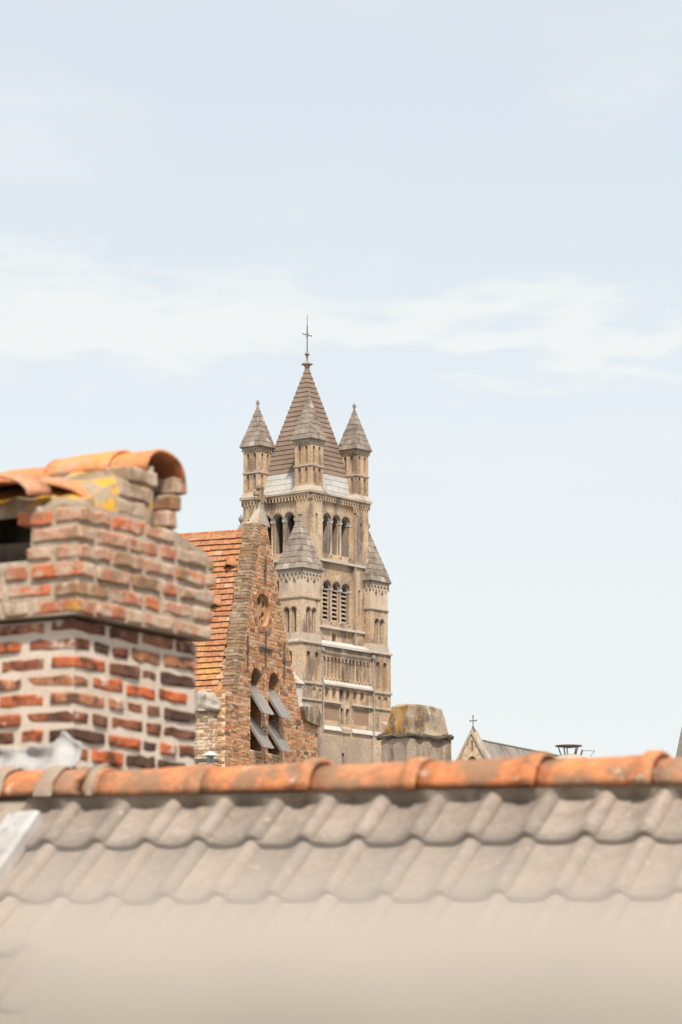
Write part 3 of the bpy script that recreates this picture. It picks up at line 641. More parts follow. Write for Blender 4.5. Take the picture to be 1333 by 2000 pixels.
# small stair tower beside the big one
st = empty('stair_tower', (-4.7, 360.0, 0), 38, 'small pale stone turret with low pyramid cap between the brick gable and the tower', 'turret')
mb = MB(); mb.box(0, 0.82, 0, 1.62, 0, 51.2); mb.build('wall', M['tpale'], st)
mb = MB(); mb.box(-0.12, 0.94, -0.12, 1.74, 51.2, 51.38); mb.build('cornice', M['tstone'], st)
mb = MB(); mb.frustum(0.41, 0.81, 0.68, 1.08, 51.38, 0.06, 0.1, 52.55); mb.build('roof', M['tstone'], st)
mb = MB(); mb.frustum(0.41, 0.81, 0.12, 0.16, 52.5, 0.05, 0.05, 52.72); mb.build('finial', M['tpale'], st)

# ============================================================ brick chapel
CHP = empty('brick_chapel', (-1.532, 63.0, 0), 24, 'old brick chapel gable with orange tiled roof and a stone cross on top', 'chapel')
def rake_l(z): return -0.13 - (20.3 - z) * 1.02 / 3.35 if z > 16.95 else -1.47
def rake_r(z): return 0.27 + (20.34 - z) * 1.59 / 3.48 if z > 16.86 else 2.64
gw = bpy.data.objects.new('gable_wall', None); COL.objects.link(gw); gw.parent = CHP
WC, WW, WZB, WZS = (-0.15, 0.635), 0.48, 15.97, 17.275
OC, OZ, OR_ = 0.12, 18.645, 0.31
def circle(cx, cz, r, rz=None, n=20): return [(cx + r * math.cos(2 * math.pi * k / n), cz + (rz or r) * math.sin(2 * math.pi * k / n)) for k in range(n)]
mb = MB()
outer = [(-1.47, 0), (2.64, 0), (2.64, 16.86), (rake_r(16.87), 16.87), (0.27, 20.34), (-0.13, 20.3), (rake_l(16.96), 16.96), (-1.47, 16.95)]
Pg = lambda s, t, d: (s, d, t)
slab(mb, outer, [(arch(c, WW, WZB, WZS), 0.6, 1, 3) for c in WC] + [(circle(OC, OZ, OR_), 0.06, None, 2)], Pg)
slab(mb, circle(OC, OZ, OR_ + 0.005), [(circle(0.085, 18.83, 0.075, 0.105, 10), 0.12, 1), (circle(-0.085, 18.765, 0.06, 0.085, 10), 0.12, 1), (circle(0.275, 18.765, 0.062, 0.085, 10), 0.12, 1),
     (circle(0.25, 18.56, 0.072, 0.07, 10), 0.12, 1), (arch(-0.035, 0.085, 18.385, 18.50, 5), 0.12, 1), (arch(0.13, 0.085, 18.40, 18.50, 5), 0.12, 1), (arch(0.235, 0.07, 18.37, 18.44, 5), 0.12, 1)],
     lambda s, t, d: (s, 0.055 + d, t), 2)
mb.mi = 0
n = len(outer)
mb.add([(q[0], 0.0, q[1]) for q in outer] + [(q[0], 0.5 if i in (0, 1, 2, 7) else 0.24, q[1]) for i, q in enumerate(outer)], [(i, (i + 1) % n, n + (i + 1) % n, n + i) for i in range(n)])
me = bpy.data.meshes.new('mortar_bed'); me.from_pydata(mb.v, [], mb.f)
for m_ in (M['cmortar'], M['void'], M['cplaster'], M['tniche']): me.materials.append(m_)  # window reveals get the dark brick, painting in shade under the arches
me.polygons.foreach_set('material_index', mb.m); link('mortar_bed', me, gw)

def excl(z):
    """intervals at height z that belong to openings and their brick rings"""
    r = []
    for c in WC:
        if WZB - 0.02 < z <= WZS: r.append((c - WW / 2, c + WW / 2))
        elif WZS < z < WZS + 0.355:
            h = math.sqrt(max(0, 0.355 ** 2 - (z - WZS) ** 2)); r.append((c - h, c + h))
    if abs(z - OZ) < 0.42:
        h = math.sqrt(0.42 ** 2 - (z - OZ) ** 2); r.append((OC - h, OC + h))
    return r
cache = {}
def brickmesh(name, lx, ly, lz, mat, var, j):
    k = (name, round(lx, 2), round(ly, 2), round(lz, 3), var)
    if k not in cache:
        b = MB(); b.box(-lx / 2, lx / 2, -ly / 2, ly / 2, -lz / 2, lz / 2, j); cache[k] = b.mesh(name, [mat])
    return cache[k]
COURSE = 0.0655
rows = []
z = 15.55; r_ = 0
while z < 20.28:
    zc = z + COURSE / 2
    a, b = rake_l(zc), rake_r(zc + 0.03)
    x = a + (0 if r_ % 2 else -0.08) + rnd.uniform(-0.02, 0.02); i = r_
    while x < b:
        ln = (0.225 if (i + (r_ // 2)) % 2 else 0.118) * rnd.uniform(0.93, 1.07); i += 1
        segs = [(max(x, a), min(x + ln - 0.018, b))]
        for e0, e1 in excl(zc):
            new = []
            for s0, s1 in segs:
                if s1 <= e0 or s0 >= e1: new.append((s0, s1))
                else:
                    if s0 < e0: new.append((s0, e0 - 0.006))
                    if s1 > e1: new.append((e1 + 0.006, s1))
            segs = new
        for s0, s1 in segs:
            if s1 - s0 > 0.035: rows.append((s0, s1, zc))
        x += ln
    z += COURSE; r_ += 1
rows.sort(key=lambda q: q[2])
mass = MB()
for k, (s0, s1, zc) in enumerate(rows):
    h = COURSE - 0.0165 + rnd.uniform(-0.004, 0.003)
    pr = rnd.uniform(0.004, 0.016)
    if k < 300:
        L_ = max(0.04, round((s1 - s0) / 0.02) * 0.02)
        o = link('brick', brickmesh('brick', L_, 0.06, 0.049, M['cbrick'], k % 4, 0.0035), gw)
        o.location = ((s0 + s1) / 2, 0.03 - pr, zc + rnd.uniform(-0.003, 0.003)); o.rotation_euler = (0, rnd.uniform(-0.02, 0.02), 0)
    else:
        mass.box(s0, s1, -pr, 0.05, zc - h / 2, zc + h / 2, 0.003)
# brick jambs inside the two openings
for c in WC:
    z = WZB + 0.03
    r_ = 0
    while z < WZS + 0.2:
        hw = WW / 2 if z < WZS else math.sqrt(max(0.0, 0.24 ** 2 - (z - WZS) ** 2))
        for sd_ in (-1, 1):
            y = 0.02 + (0.06 if r_ % 2 else 0)
            while y < 0.3:
                mass.box(c + sd_ * hw - 0.008, c + sd_ * hw + 0.008, y, y + (0.2 if r_ % 2 else 0.11), z, z + 0.05, 0.002); y += 0.214 if r_ % 2 else 0.124
        z += COURSE; r_ += 1
z = 15.55; r_ = 0
while z < 16.93:      # the return of the wall at its left corner
    y = 0.0 if r_ % 2 else 0.06
    while y < 0.48:
        ln = 0.2 if r_ % 2 else 0.105
        mass.box(-1.47 - rnd.uniform(0.004, 0.014), -1.42, y, min(y + ln, 0.5), z, z + 0.049, 0.003); y += ln + 0.016
    z += COURSE; r_ += 1
o = mass.build('brickwork', M['cbrick_i'], gw); tag(o, kind='stuff')
def voussoirs(cx, cz, r0, r1, a0, a1, n):
    for k in range(n):
        t0 = a0 + (a1 - a0) * (k + 0.08) / n; t1 = a0 + (a1 - a0) * (k + 0.92) / n
        mb = MB(); pr = rnd.uniform(0.012, 0.022); ro = r1 + rnd.uniform(-0.008, 0.008)
        vs = [(cx + r * math.cos(t), y, cz + r * math.sin(t)) for y in (-pr, 0.07) for r, t in ((r0, t0), (ro, t0), (ro, t1), (r0, t1))]
        mb.add(vs, [(0, 1, 2, 3), (4, 7, 6, 5), (0, 4, 5, 1), (1, 5, 6, 2), (2, 6, 7, 3), (3, 7, 4, 0)])
        mb.build('voussoir', M['cvous'], gw)
for c in WC: voussoirs(c, WZS, 0.245, 0.35, -0.12, math.pi + 0.12, 17)
voussoirs(OC, OZ, OR_ + 0.005, OR_ + 0.105, 0, 2 * math.pi, 38)
# coping of rough brick up the left rake
z = 16.97
while z < 20.26:
    x = rake_l(z + 0.03); y = -0.02
    while y < 0.22:
        ln = rnd.choice((0.085, 0.13, 0.25)); y2 = min(y + ln, 0.26)
        if y2 - y > 0.03:
            o = link('coping_brick', brickmesh('coping_brick', 0.2, round(y2 - y, 2), 0.052, M['ccope'], rnd.randrange(4), 0.006), CHP)
            o.location = (x + 0.045 + rnd.uniform(-0.009, 0.009), (y + y2) / 2, z + 0.03); o.rotation_euler = (0, rnd.uniform(-0.06, 0.03), rnd.uniform(-0.04, 0.04))
        y = y2 + 0.008
    z += 0.0625
# iron wall anchors
def anchor(p, z0, z1, cross=None):
    mb = MB(); mb.tube((p, -0.035, z0), (p, -0.035, z1), 0.016, 6); mb.box(p - 0.022, p + 0.022, -0.06, -0.005, (z0 + z1) / 2 - 0.03, (z0 + z1) / 2 + 0.03)
    if cross: mb.tube((cross[0], -0.045, cross[2]), (cross[1], -0.045, cross[2]), 0.02, 6)
    mb.build('wall_anchor', M['iron'], CHP)
anchor(0.187, 19.18, 19.68); anchor(-0.568, 17.50, 18.09); anchor(1.046, 17.43, 18.14); anchor(0.225, 17.58, 18.25, (-0.05, 0.50, 17.925))
# louvre boards
for c in WC:
    for z in (17.03, 16.40):
        mb = MB(); a_, b_ = c - WW / 2 + 0.006, c + WW / 2 - 0.006
        prof = [(-0.255, z - 0.385), (0.0, z), (0.16, z + 0.23)]
        vs = []; t_ = 0.022
        for x in (a_, b_):
            vs += [(x, y_, z_) for y_, z_ in prof] + [(x, y_ + t_, z_ - t_ * 0.2) for y_, z_ in prof]
        mb.add(vs, [(0, 1, 7, 6), (1, 2, 8, 7), (3, 9, 10, 4), (4, 10, 11, 5), (0, 6, 9, 3), (2, 5, 11, 8), (0, 3, 4, 1), (1, 4, 5, 2), (6, 7, 10, 9), (7, 8, 11, 10)])
        lb = mb.build('louvre_board', M['zinc'], CHP)
        for x in (a_, b_ - 0.014):
            mb = MB(); vs = []
            for xx in (x, x + 0.014): vs += [(xx, y_ - 0.004, z_ + 0.002) for y_, z_ in prof] + [(xx, y_ - 0.022, z_ + 0.012) for y_, z_ in prof]
            mb.add(vs, [(0, 1, 4, 3), (1, 2, 5, 4), (6, 9, 10, 7), (7, 10, 11, 8), (3, 4, 10, 9), (4, 5, 11, 10), (0, 3, 9, 6), (2, 8, 11, 5), (0, 6, 7, 1), (1, 7, 8, 2)])
            mb.build('lip', M['zinc'], lb)
# stone cap and cross
mb = MB(); cx = 0.13; cy = 0.12
mb.lathe(cx, cy, [(0.01, 20.2)] , 3) if False else None
def ring4(x0, x1, y0, y1, z): return [(x0, y0, z), (x1, y0, z), (x1, y1, z), (x0, y1, z)]
rs = [ring4(-0.10, 0.42, -0.02, 0.22, 20.27), ring4(-0.07, 0.40, -0.01, 0.20, 20.33), ring4(0.06, 0.33, 0.04, 0.15, 20.53), ring4(0.11, 0.30, 0.055, 0.145, 20.575), ring4(0.125, 0.295, 0.06, 0.14, 20.6), ring4(0.14, 0.29, 0.06, 0.14, 20.72)]
vs = [p for r in rs for p in r]; fs = [(3, 2, 1, 0)]
for k in range(len(rs) - 1): fs += [(k * 4 + i, k * 4 + (i + 1) % 4, k * 4 + 4 + (i + 1) % 4, k * 4 + 4 + i) for i in range(4)]
fs.append(tuple(range(len(vs) - 4, len(vs)))); mb.add(vs, fs); mb.build('gable_cap', M['cstone'], CHP)
mb = MB(); X = 0.215
mb.box(X - 0.07, X + 0.07, 0.055, 0.145, 20.7, 20.975, 0.004)
mb.box(X - 0.16, X + 0.16, 0.06, 0.14, 20.76, 20.865, 0.004)
for sx in (-1, 1):
    for zz in (20.765, 20.86): mb.lathe(X + sx * 0.18, 0.10, [(0.035, zz - 0.05), (0.058, zz - 0.02), (0.058, zz + 0.02), (0.035, zz + 0.05)], 8)
    mb.lathe(X + sx * 0.055, 0.10, [(0.035, 20.955), (0.055, 20.985), (0.055, 21.015), (0.035, 21.045)], 8)
mb.build('stone_cross', M['ccross'], CHP)
# roof
RX0, RZ0, RX1, RZ1 = 0.0, 20.12, -1.16, 16.98
rl = math.hypot(RX1 - RX0, RZ1 - RZ0); dn = Vector(((RX1 - RX0) / rl, 0, (RZ1 - RZ0) / rl)); nm = Vector((dn.z, 0, -dn.x)) * -1
if nm.x > 0: nm = -nm
roof = bpy.data.objects.new('roof', None); COL.objects.link(roof); roof.parent = CHP
mb = MB()
mb.add([(RX0, 0.24, RZ0 - 0.03), (RX1, 0.24, RZ1 - 0.03), (RX1, 7, RZ1 - 0.03), (RX0, 7, RZ0 - 0.03), (1.7, 0.24, 16.98), (1.7, 7, 16.98)], [(0, 1, 2, 3), (0, 3, 5, 4)])
mb.build('roof_deck', M['iron'], roof)
GA = rl / 28
tmesh = []
for v in range(6):
    b = MB(); hw = 0.080 + rnd.uniform(-0.002, 0.001); j = lambda: rnd.uniform(-0.004, 0.004)
    # local: x down the slope, y across, z outward
    b.add([(-0.20, -hw, 0.002), (-0.20, hw, 0.002), (0 + j(), hw, 0.050 + j() * 0.6), (0 + j(), -hw, 0.050 + j() * 0.6),
           (-0.20, -hw, -0.016), (-0.20, hw, -0.016), (0, hw, 0.032), (0, -hw, 0.032)],
          [(0, 3, 2, 1), (4, 5, 6, 7), (3, 7, 6, 2), (0, 4, 7, 3), (1, 2, 6, 5), (0, 1, 5, 4)])
    tmesh.append(b.mesh('roof_tile', [M['ctile']]))
rot = Matrix((dn, Vector((0, 1, 0)), nm)).transposed().to_4x4()
vents = ((0.47, 19.41), (0.64, 18.64))
mass = MB(); cnt = 0; sag = lambda y, c: 0.012 * math.sin(y * 2.3 + c * 0.7) + 0.008 * math.sin(y * 5.1 + c)
for c in range(28):
    y = 0.285 + (0.0 if c % 2 else 0.083)
    while y < 6.8:
        s = GA * (c + 1) + rnd.uniform(-0.004, 0.004) + sag(y, c) * 0.5
        p = Vector((RX0, y, RZ0)) + dn * s + nm * (0.012 + rnd.uniform(0, 0.003) + max(0, sag(y, c)) * 0.5)
        if y < 1.95 and cnt < 300:
            o = link('roof_tile', tmesh[rnd.randrange(6)], roof); cnt += 1
            o.matrix_local = Matrix.Translation(p) @ rot @ Matrix.Rotation(rnd.uniform(-0.025, 0.025), 4, 'Z') @ Matrix.Rotation(rnd.uniform(-0.02, 0.02), 4, 'Y')
        else:
            mt = Matrix.Translation(p) @ rot
            me_ = tmesh[rnd.randrange(6)]
            mass.add([mt @ v.co for v in me_.vertices], [tuple(q.vertices) for q in me_.polygons])
        y += 0.1655
o = mass.build('roof_tiles', M['ctile_i'], roof); tag(o, kind='stuff')
for i in range(28):       # the tall top course and its toothed comb
    y = 0.27 + i * 0.24
    mb = MB(); vs = []
    for (s, h) in ((-0.02, 0.045), (0.125, 0.05)):
        for yy in (y, y + 0.232): vs.append(Vector((RX0, yy, RZ0)) + dn * s + nm * (h + 0.008 + rnd.uniform(-0.003, 0.003)))
    for (s, h) in ((-0.02, 0.0), (0.125, 0.02)):
        for yy in (y, y + 0.232): vs.append(Vector((RX0, yy, RZ0)) + dn * s + nm * h)
    mb.add(vs, [(0, 1, 3, 2), (4, 6, 7, 5), (0, 4, 5, 1), (2, 3, 7, 6), (0, 2, 6, 4), (1, 5, 7, 3)]); mb.build('ridge_tile', M['ctile'], roof)
mb = MB()
for i in range(110):
    y = 0.28 + i * 0.06; mb.prism([(y, 20.12), (y + 0.052, 20.12), (y + 0.052, 20.165), (y + 0.026, 20.185), (y, 20.165)], 'x', -0.05, 0.02)
o = mb.build('ridge_comb', M['ctile_i'], roof); tag(o, kind='stuff')
for (y, z_) in vents:
    s = (RZ0 - z_) / -dn.z * 1.0
    base = Vector((RX0, y, RZ0)) + dn * s + nm * 0.05
    mt = Matrix.Translation(base) @ rot
    mb = MB(); vs = []; n = 8
    for (xx, hw, hh) in ((0.0, 0.14, 0.125), (-0.07, 0.12, 0.08), (-0.24, 0.08, 0.015)):
        for k in range(n + 1):
            t = -1 + 2 * k / n; vs.append(mt @ Vector((xx, t * hw, hh * (math.cos(t * math.pi) * 0.5 + 0.5) + 0.01)))
    fs = []
    for a in range(2): fs += [(a * (n + 1) + k, a * (n + 1) + k + 1, (a + 1) * (n + 1) + k + 1, (a + 1) * (n + 1) + k) for k in range(n)]
    mb.add(vs, fs); v_ = mb.build('vent_tile', M['ctile'], roof, True)
    sm = v_.modifiers.new('thickness', 'SOLIDIFY'); sm.thickness = 0.014
    mb = MB(); vs = [mt @ Vector((-0.03, (-1 + 2 * k / n) * 0.125, 0.115 * (math.cos((-1 + 2 * k / n) * math.pi) * 0.5 + 0.5) + 0.004)) for k in range(n + 1)]
    vs += [mt @ Vector((-0.035, 0.125, -0.02)), mt @ Vector((-0.035, -0.125, -0.02))]
    mb.add(vs, [tuple(range(len(vs)))]); mb.build('vent_hole', M['void'], v_)
# body of the chapel below, round buttress with its cap stone, right kneeler
mb = MB(); mb.box(-1.1, 1.7, 0.5, 7, 0, 16.97); mb.build('nave_wall', M['cmortar'], CHP)
bt = bpy.data.objects.new('buttress', None); COL.objects.link(bt); bt.parent = CHP
BX, BY, BRR = -1.32, 0.44, 0.33
mb = MB(); mb.lathe(BX, BY, [(BRR, 0), (BRR, 16.62)], 20); mb.box(BX - 0.1, BX + BRR, BY, BY + 1.6, 0, 16.6); mb.build('buttress_core', M['cmortar'], bt)
mass = MB(); z = 15.4; r_ = 0
while z < 16.58:
    n = 11
    for k in range(n):
        a0 = 2 * math.pi * (k + (0.5 if r_ % 2 else 0) + 0.05) / n + rnd.uniform(-0.03, 0.03); a1 = a0 + 2 * math.pi / n * rnd.uniform(0.86, 0.93)
        if rnd.random() < 0.04: continue
        h = 0.05 + rnd.uniform(-0.008, 0.003); rr = BRR + rnd.uniform(0.002, 0.016)
        vs = [(BX + r * math.cos(a), BY + r * math.sin(a), zz) for zz in (z, z + h) for r, a in ((BRR - 0.05, a0), (rr, a0), (rr, (a0 + a1) / 2), (rr, a1), (BRR - 0.05, a1))]
        mass.add(vs, [(0, 1, 2, 3, 4), (9, 8, 7, 6, 5), (0, 5, 6, 1), (1, 6, 7, 2), (2, 7, 8, 3), (3, 8, 9, 4), (4, 9, 5, 0)])
    z += 0.066; r_ += 1
tag(mass.build('brickwork', M['cpale_i'], bt), kind='stuff')
mb = MB(); mb.lathe(BX, BY, [(BRR + 0.03, 15.66), (BRR + 0.05, 15.70), (BRR + 0.01, 15.74)], 20); mb.build('buttress_band', M['cstone'], bt)
def blob(name, c, r, mat, parent, amp=0.15, fr=2.0, sub=3, flat=None):
    bm = bmesh.new(); bmesh.ops.create_icosphere(bm, subdivisions=sub, radius=1)
    for v in bm.verts:
        k = 1 + amp * mn.noise(v.co * fr + Vector(c))
        v.co = Vector((v.co.x * r[0] * k, v.co.y * r[1] * k, v.co.z * r[2] * k))
        if flat is not None and v.co.z < flat: v.co.z = flat
        v.co += Vector(c)
    me = bpy.data.meshes.new(name); bm.to_mesh(me); bm.free(); me.materials.append(mat); me.shade_smooth(); return link(name, me, parent)
blob('cap_stone', (BX, BY + 0.02, 16.67), (0.40, 0.46, 0.32), M['cpale'], bt, 0.3, 2.6, 4, -0.10)
mb = MB()
mb.prism([(1.80, 16.98), (1.9, 16.76), (2.05, 16.72), (2.62, 16.66), (2.72, 16.74), (2.70, 16.86), (2.52, 16.99), (2.2, 17.02)], 'y', -0.09, 0.42); mb.build('kneeler', M['blockcap'], CHP)
mb = MB(); mb.prism([(2.02, 17.01), (2.60, 16.96), (2.66, 16.90), (2.58, 17.04), (2.30, 17.09), (2.05, 17.08)], 'y', 0.05, 0.6); mb.build('weathering_slab', M['tpale'], CHP)

# little white vent cap standing in front of the buttress
vc = empty('vent_pipe', (-1.55, 40.0, 0), 0, 'small white cone cap of a vent pipe in front of the round brick buttress', 'vent')
mb = MB(); mb.lathe(0, 0, [(0.105, 13.735), (0.10, 13.742), (0.015, 13.785)], 14); mb.build('cap', M['tsill'], vc)
mb = MB(); mb.tube((0, 0, 0), (0, 0, 13.74), 0.04, 8); mb.build('pipe', M['flash'], vc)

# ============================================================ rendered chimney in the middle distance
BL = empty('rendered_chimney', (0.885, 45.0, 0), 50, 'squat rendered chimney with a lichen stained tapering top, right of the church tower', 'chimney')
def rough(name, mb_or_rings, mat, parent, cuts, amp, fr):
    """closed stack of four-sided rings, cut finely and roughened by noise"""
    b = MB(); rs = mb_or_rings; vs = [p for r in rs for p in r]; fs = [(3, 2, 1, 0)]
    for k in range(len(rs) - 1): fs += [(k * 4 + i, k * 4 + (i + 1) % 4, k * 4 + 4 + (i + 1) % 4, k * 4 + 4 + i) for i in range(4)]
    fs.append(tuple(range(len(vs) - 4, len(vs)))); b.add(vs, fs)
    me = b.mesh(name, [mat] if not isinstance(mat, list) else mat)
    bm = bmesh.new(); bm.from_mesh(me)
    bmesh.ops.subdivide_edges(bm, edges=bm.edges, cuts=cuts, use_grid_fill=True)
    for v in bm.verts:
        q = v.co * fr
        v.co += Vector((mn.noise(q), mn.noise(q + Vector((7, 3, 1))), mn.noise(q + Vector((2, 9, 5))))) * amp
    bm.to_mesh(me); bm.free(); return link(name, me, parent)
mb = MB(); mb.box(0, 0.795, 0, 0.535, 0, 13.6); mb.build('stack', M['block'], BL)
rough('shaft', [ring4(0, 0.795, 0, 0.535, 13.6), ring4(0, 0.79, 0, 0.53, 14.0), ring4(0.0, 0.785, 0.0, 0.53, 14.455)], M['block'], BL, 9, 0.012, 6)
rough('cap_slab', [ring4(-0.035, 0.80, -0.035, 0.585, 14.455), ring4(-0.04, 0.81, -0.04, 0.59, 14.49), ring4(-0.01, 0.79, -0.01, 0.555, 14.52)], M['blocklip'], BL, 11, 0.045, 7)
o = rough('cap', [ring4(0.02, 0.755, 0.02, 0.50, 14.5), ring4(0.05, 0.72, 0.04, 0.46, 14.72), ring4(0.07, 0.685, 0.06, 0.40, 14.885), ring4(0.12, 0.64, 0.1, 0.36, 14.92)], [M['blockcap'], M['blocklichen']], BL, 9, 0.026, 6)
for p in o.data.polygons:
    if p.normal.x < -0.8 and p.center.y > 0.08: p.material_index = 1

# ============================================================ grey roofed chapel far right
GR = empty('grey_roof_chapel', (8.541, 220.0, 0), 27.7, 'far gabled chapel with long grey slate roof and thin iron cross', 'chapel')
mb = MB(); mats_ = [M['tbrick'], M['void']]
outer = [(-6.0, 0), (6.0, 0), (6.0, 21.2), (0, 32.05), (-6.0, 21.2)]
slab(mb, outer, [(rect(-0.055, 0.055, 30.85, 31.55), 0.2, 1), (arch(0, 0.62, 28.0, 30.2), 0.3, 1)], lambda s, t, d: (d, -s, t))
mb.mi = 0
n = 5; mb.add([(0, -q[0], q[1]) for q in outer] + [(0.7, -q[0], q[1]) for q in outer], [(i, (i + 1) % n, n + (i + 1) % n, n + i) for i in range(n)] + [tuple(range(n, 2 * n))])
me = bpy.data.meshes.new('gable_wall'); me.from_pydata(mb.v, [], mb.f)
for m_ in mats_: me.materials.append(m_)
me.polygons.foreach_set('material_index', mb.m); link('gable_wall', me, GR)
mb = MB()
for s in (-1, 1): mb.prism([(s * 6.1, 21.0), (s * 6.25, 21.1), (0, 32.32), (0, 32.0)], 'x', -0.08, 0.75)
mb.build('verge_stone', M['tstone'], GR)
mb = MB(); mb.prism([(-6.3, 20.3), (6.3, 20.3), (0, 31.68)], 'x', 0.76, 34); mb.build('roof', M['greyroof'], GR)
mb = MB(); mb.tube((0.76, 0, 31.7), (34, 0, 31.7), 0.07, 6); mb.build('ridge_roll', M['pipe'], GR)
mb = MB(); mb.box(0.76, 34, -5.9, 5.9, 0, 20.9); mb.build('wall', M['tlow'], GR)
mb = MB(); mb.lathe(0.2, 0, [(0.16, 32.1), (0.16, 32.25), (0.05, 32.5)], 8); mb.tube((0.2, 0, 32.3), (0.2, 0, 33.15), 0.03); mb.tube((0.2, -0.21, 32.86), (0.2, 0.21, 32.86), 0.03)
for (y, z) in ((-0.21, 32.86), (0.21, 32.86), (0, 33.17), (0, 32.86)): mb.lathe(0.2, y, [(0.02, z - 0.06), (0.06, z), (0.02, z + 0.06)], 6)
mb.build('iron_cross', M['iron'], GR)

# chimney pot with a metal cowl
CW = empty('cowl_chimney', (2.72, 40.0, 0), 0, 'low chimney top with a flat rusty disc cowl on thin legs', 'chimney')
# frame at angle 0: local x is away, local y is to the left
mb = MB(); mb.box(-0.2, 0.2, -0.22, 0.22, 0, 13.66); mb.build('stack', M['block'], CW)
mb = MB(); mb.lathe(0, 0, [(0.24, 13.66), (0.22, 13.70), (0.14, 13.735), (0.08, 13.75)], 16); mb.build('mortar_dome', M['block'], CW, True)
mb = MB(); mb.lathe(0, 0.02, [(0.06, 13.832), (0.162, 13.848), (0.165, 13.856), (0.05, 13.864)], 18); mb.build('disc', M['rust'], CW)
for a in range(5):
    t = 2 * math.pi * a / 5 + 0.4
    mb = MB(); mb.tube((0.09 * math.cos(t), 0.02 + 0.09 * math.sin(t), 13.73), (0.125 * math.cos(t), 0.02 + 0.125 * math.sin(t), 13.844), 0.008, 5); mb.build('leg', M['rust'], CW)
mb = MB(); mb.tube((0.02, -0.14, 13.80), (0.0, -0.29, 13.795), 0.004, 5); mb.tube((0.0, -0.29, 13.795), (0.0, -0.24, 13.73), 0.004, 5); mb.tube((0.02, -0.12, 13.73), (0.02, -0.145, 13.81), 0.012, 5); mb.build('wire_bracket', M['rust'], CW)

# steep roof just entering at the right edge
SR = empty('steep_roof_house', (12.95, 121.0, 0), 45, 'steep grey roof edge just showing at the right border', 'house')
mb = MB(); mb.box(-1.8, 1.8, -1.8, 1.8, 0, 13); mb.build('wall', M['render'], SR)
mb = MB(); mb.frustum(0, 0, 1.95, 1.95, 13, 0.03, 0.03, 25.4); mb.build('roof', M['greyroof'], SR)

# ============================================================ brick chimney in front
CM = empty('brick_chimney', (-0.98, 12.3, 0), 30, 'weathered red brick chimney with lichen covered clay hood tiles at the left', 'chimney')
mb = MB(); mb.box(0, 0.83, 0, 0.98, 6, 11.651); mb.box(0.05, 0.78, 0.05, 0.93, 11.652, 11.664); mb.build('mortar_core', M['mortar'], CM)
mb = MB(); mb.box(-0.048, 0.855, -0.048, 1.02, 11.665, 11.875)
mb.box(-0.047, 0.40, -0.047, 0.165, 11.876, 12.075); mb.box(0.402, 0.872, -0.047, 0.13, 11.877, 11.995); mb.box(0.402, 0.60, -0.046, 0.128, 11.996, 12.045)
mb.box(0.80, 0.865, 0.132, 1.02, 11.878, 12.0); mb.box(-0.03, 0.2, 0.80, 1.02, 11.879, 12.1)
mb.prism([(0.6, 11.997), (0.87, 11.997), (0.87, 12.005), (0.6, 12.07)], 'y', -0.03, 1.0)
mb.build('mortar_head', M['capmortar'], CM)
mb = MB(); mb.box(-0.02, 0.79, 0.17, 0.79, 11.876, 11.884); mb.box(0.01, 0.40, 0.161, 0.17, 11.885, 12.09); mb.box(0.74, 0.795, 0.14, 0.79, 11.89, 12.24); mb.box(0.16, 0.74, 0.79, 0.83, 11.89, 12.2)
mb.box(0.415, 0.555, 0.05, 0.5, 12.046, 12.27); mb.build('flue_lining_and_shade', M['soot_shade'], CM)  # solid near-black block stands in for the shade of the hollow flue
def cbrick(x0, x1, y0, y1, z0, z1, mat, name='brick'):
    lx, ly, lz = x1 - x0, y1 - y0, z1 - z0
    key = (name, mat.name, round(lx, 2), round(ly, 2), round(lz, 3), rnd.randrange(3))
    if key not in cache:
        b = MB(); b.box(-lx / 2, lx / 2, -ly / 2, ly / 2, -lz / 2, lz / 2, 0.0)
        me = b.mesh(name, [mat]); bm = bmesh.new(); bm.from_mesh(me)
        ax = 0 if lx > ly else 1
        bmesh.ops.subdivide_edges(bm, edges=[e for e in bm.edges if abs((e.verts[0].co - e.verts[1].co)[ax]) > 0.03], cuts=3 if max(lx, ly) > 0.13 else 1)
        bmesh.ops.bevel(bm, geom=[e for e in bm.edges if len(e.link_faces) == 2 and e.calc_face_angle(0) > 1], offset=0.007, segments=1, affect='EDGES')
        sd_ = rnd.uniform(0, 90)
        for v in bm.verts: v.co += Vector((rnd.uniform(-1, 1), rnd.uniform(-1, 1), rnd.uniform(-1, 1))) * 0.0028 + Vector((0, 0, mn.noise(Vector((v.co.x * 22 + sd_, v.co.y * 22, v.co.z * 9))) * 0.008))
        bm.to_mesh(me); bm.free(); cache[key] = me
    o = link(name, cache[key], CM); o.location = ((x0 + x1) / 2, (y0 + y1) / 2, (z0 + z1) / 2)
    o.rotation_euler = (rnd.uniform(-0.02, 0.02), rnd.uniform(-0.02, 0.02), rnd.uniform(-0.015, 0.015)); return o
CC = 0.0672
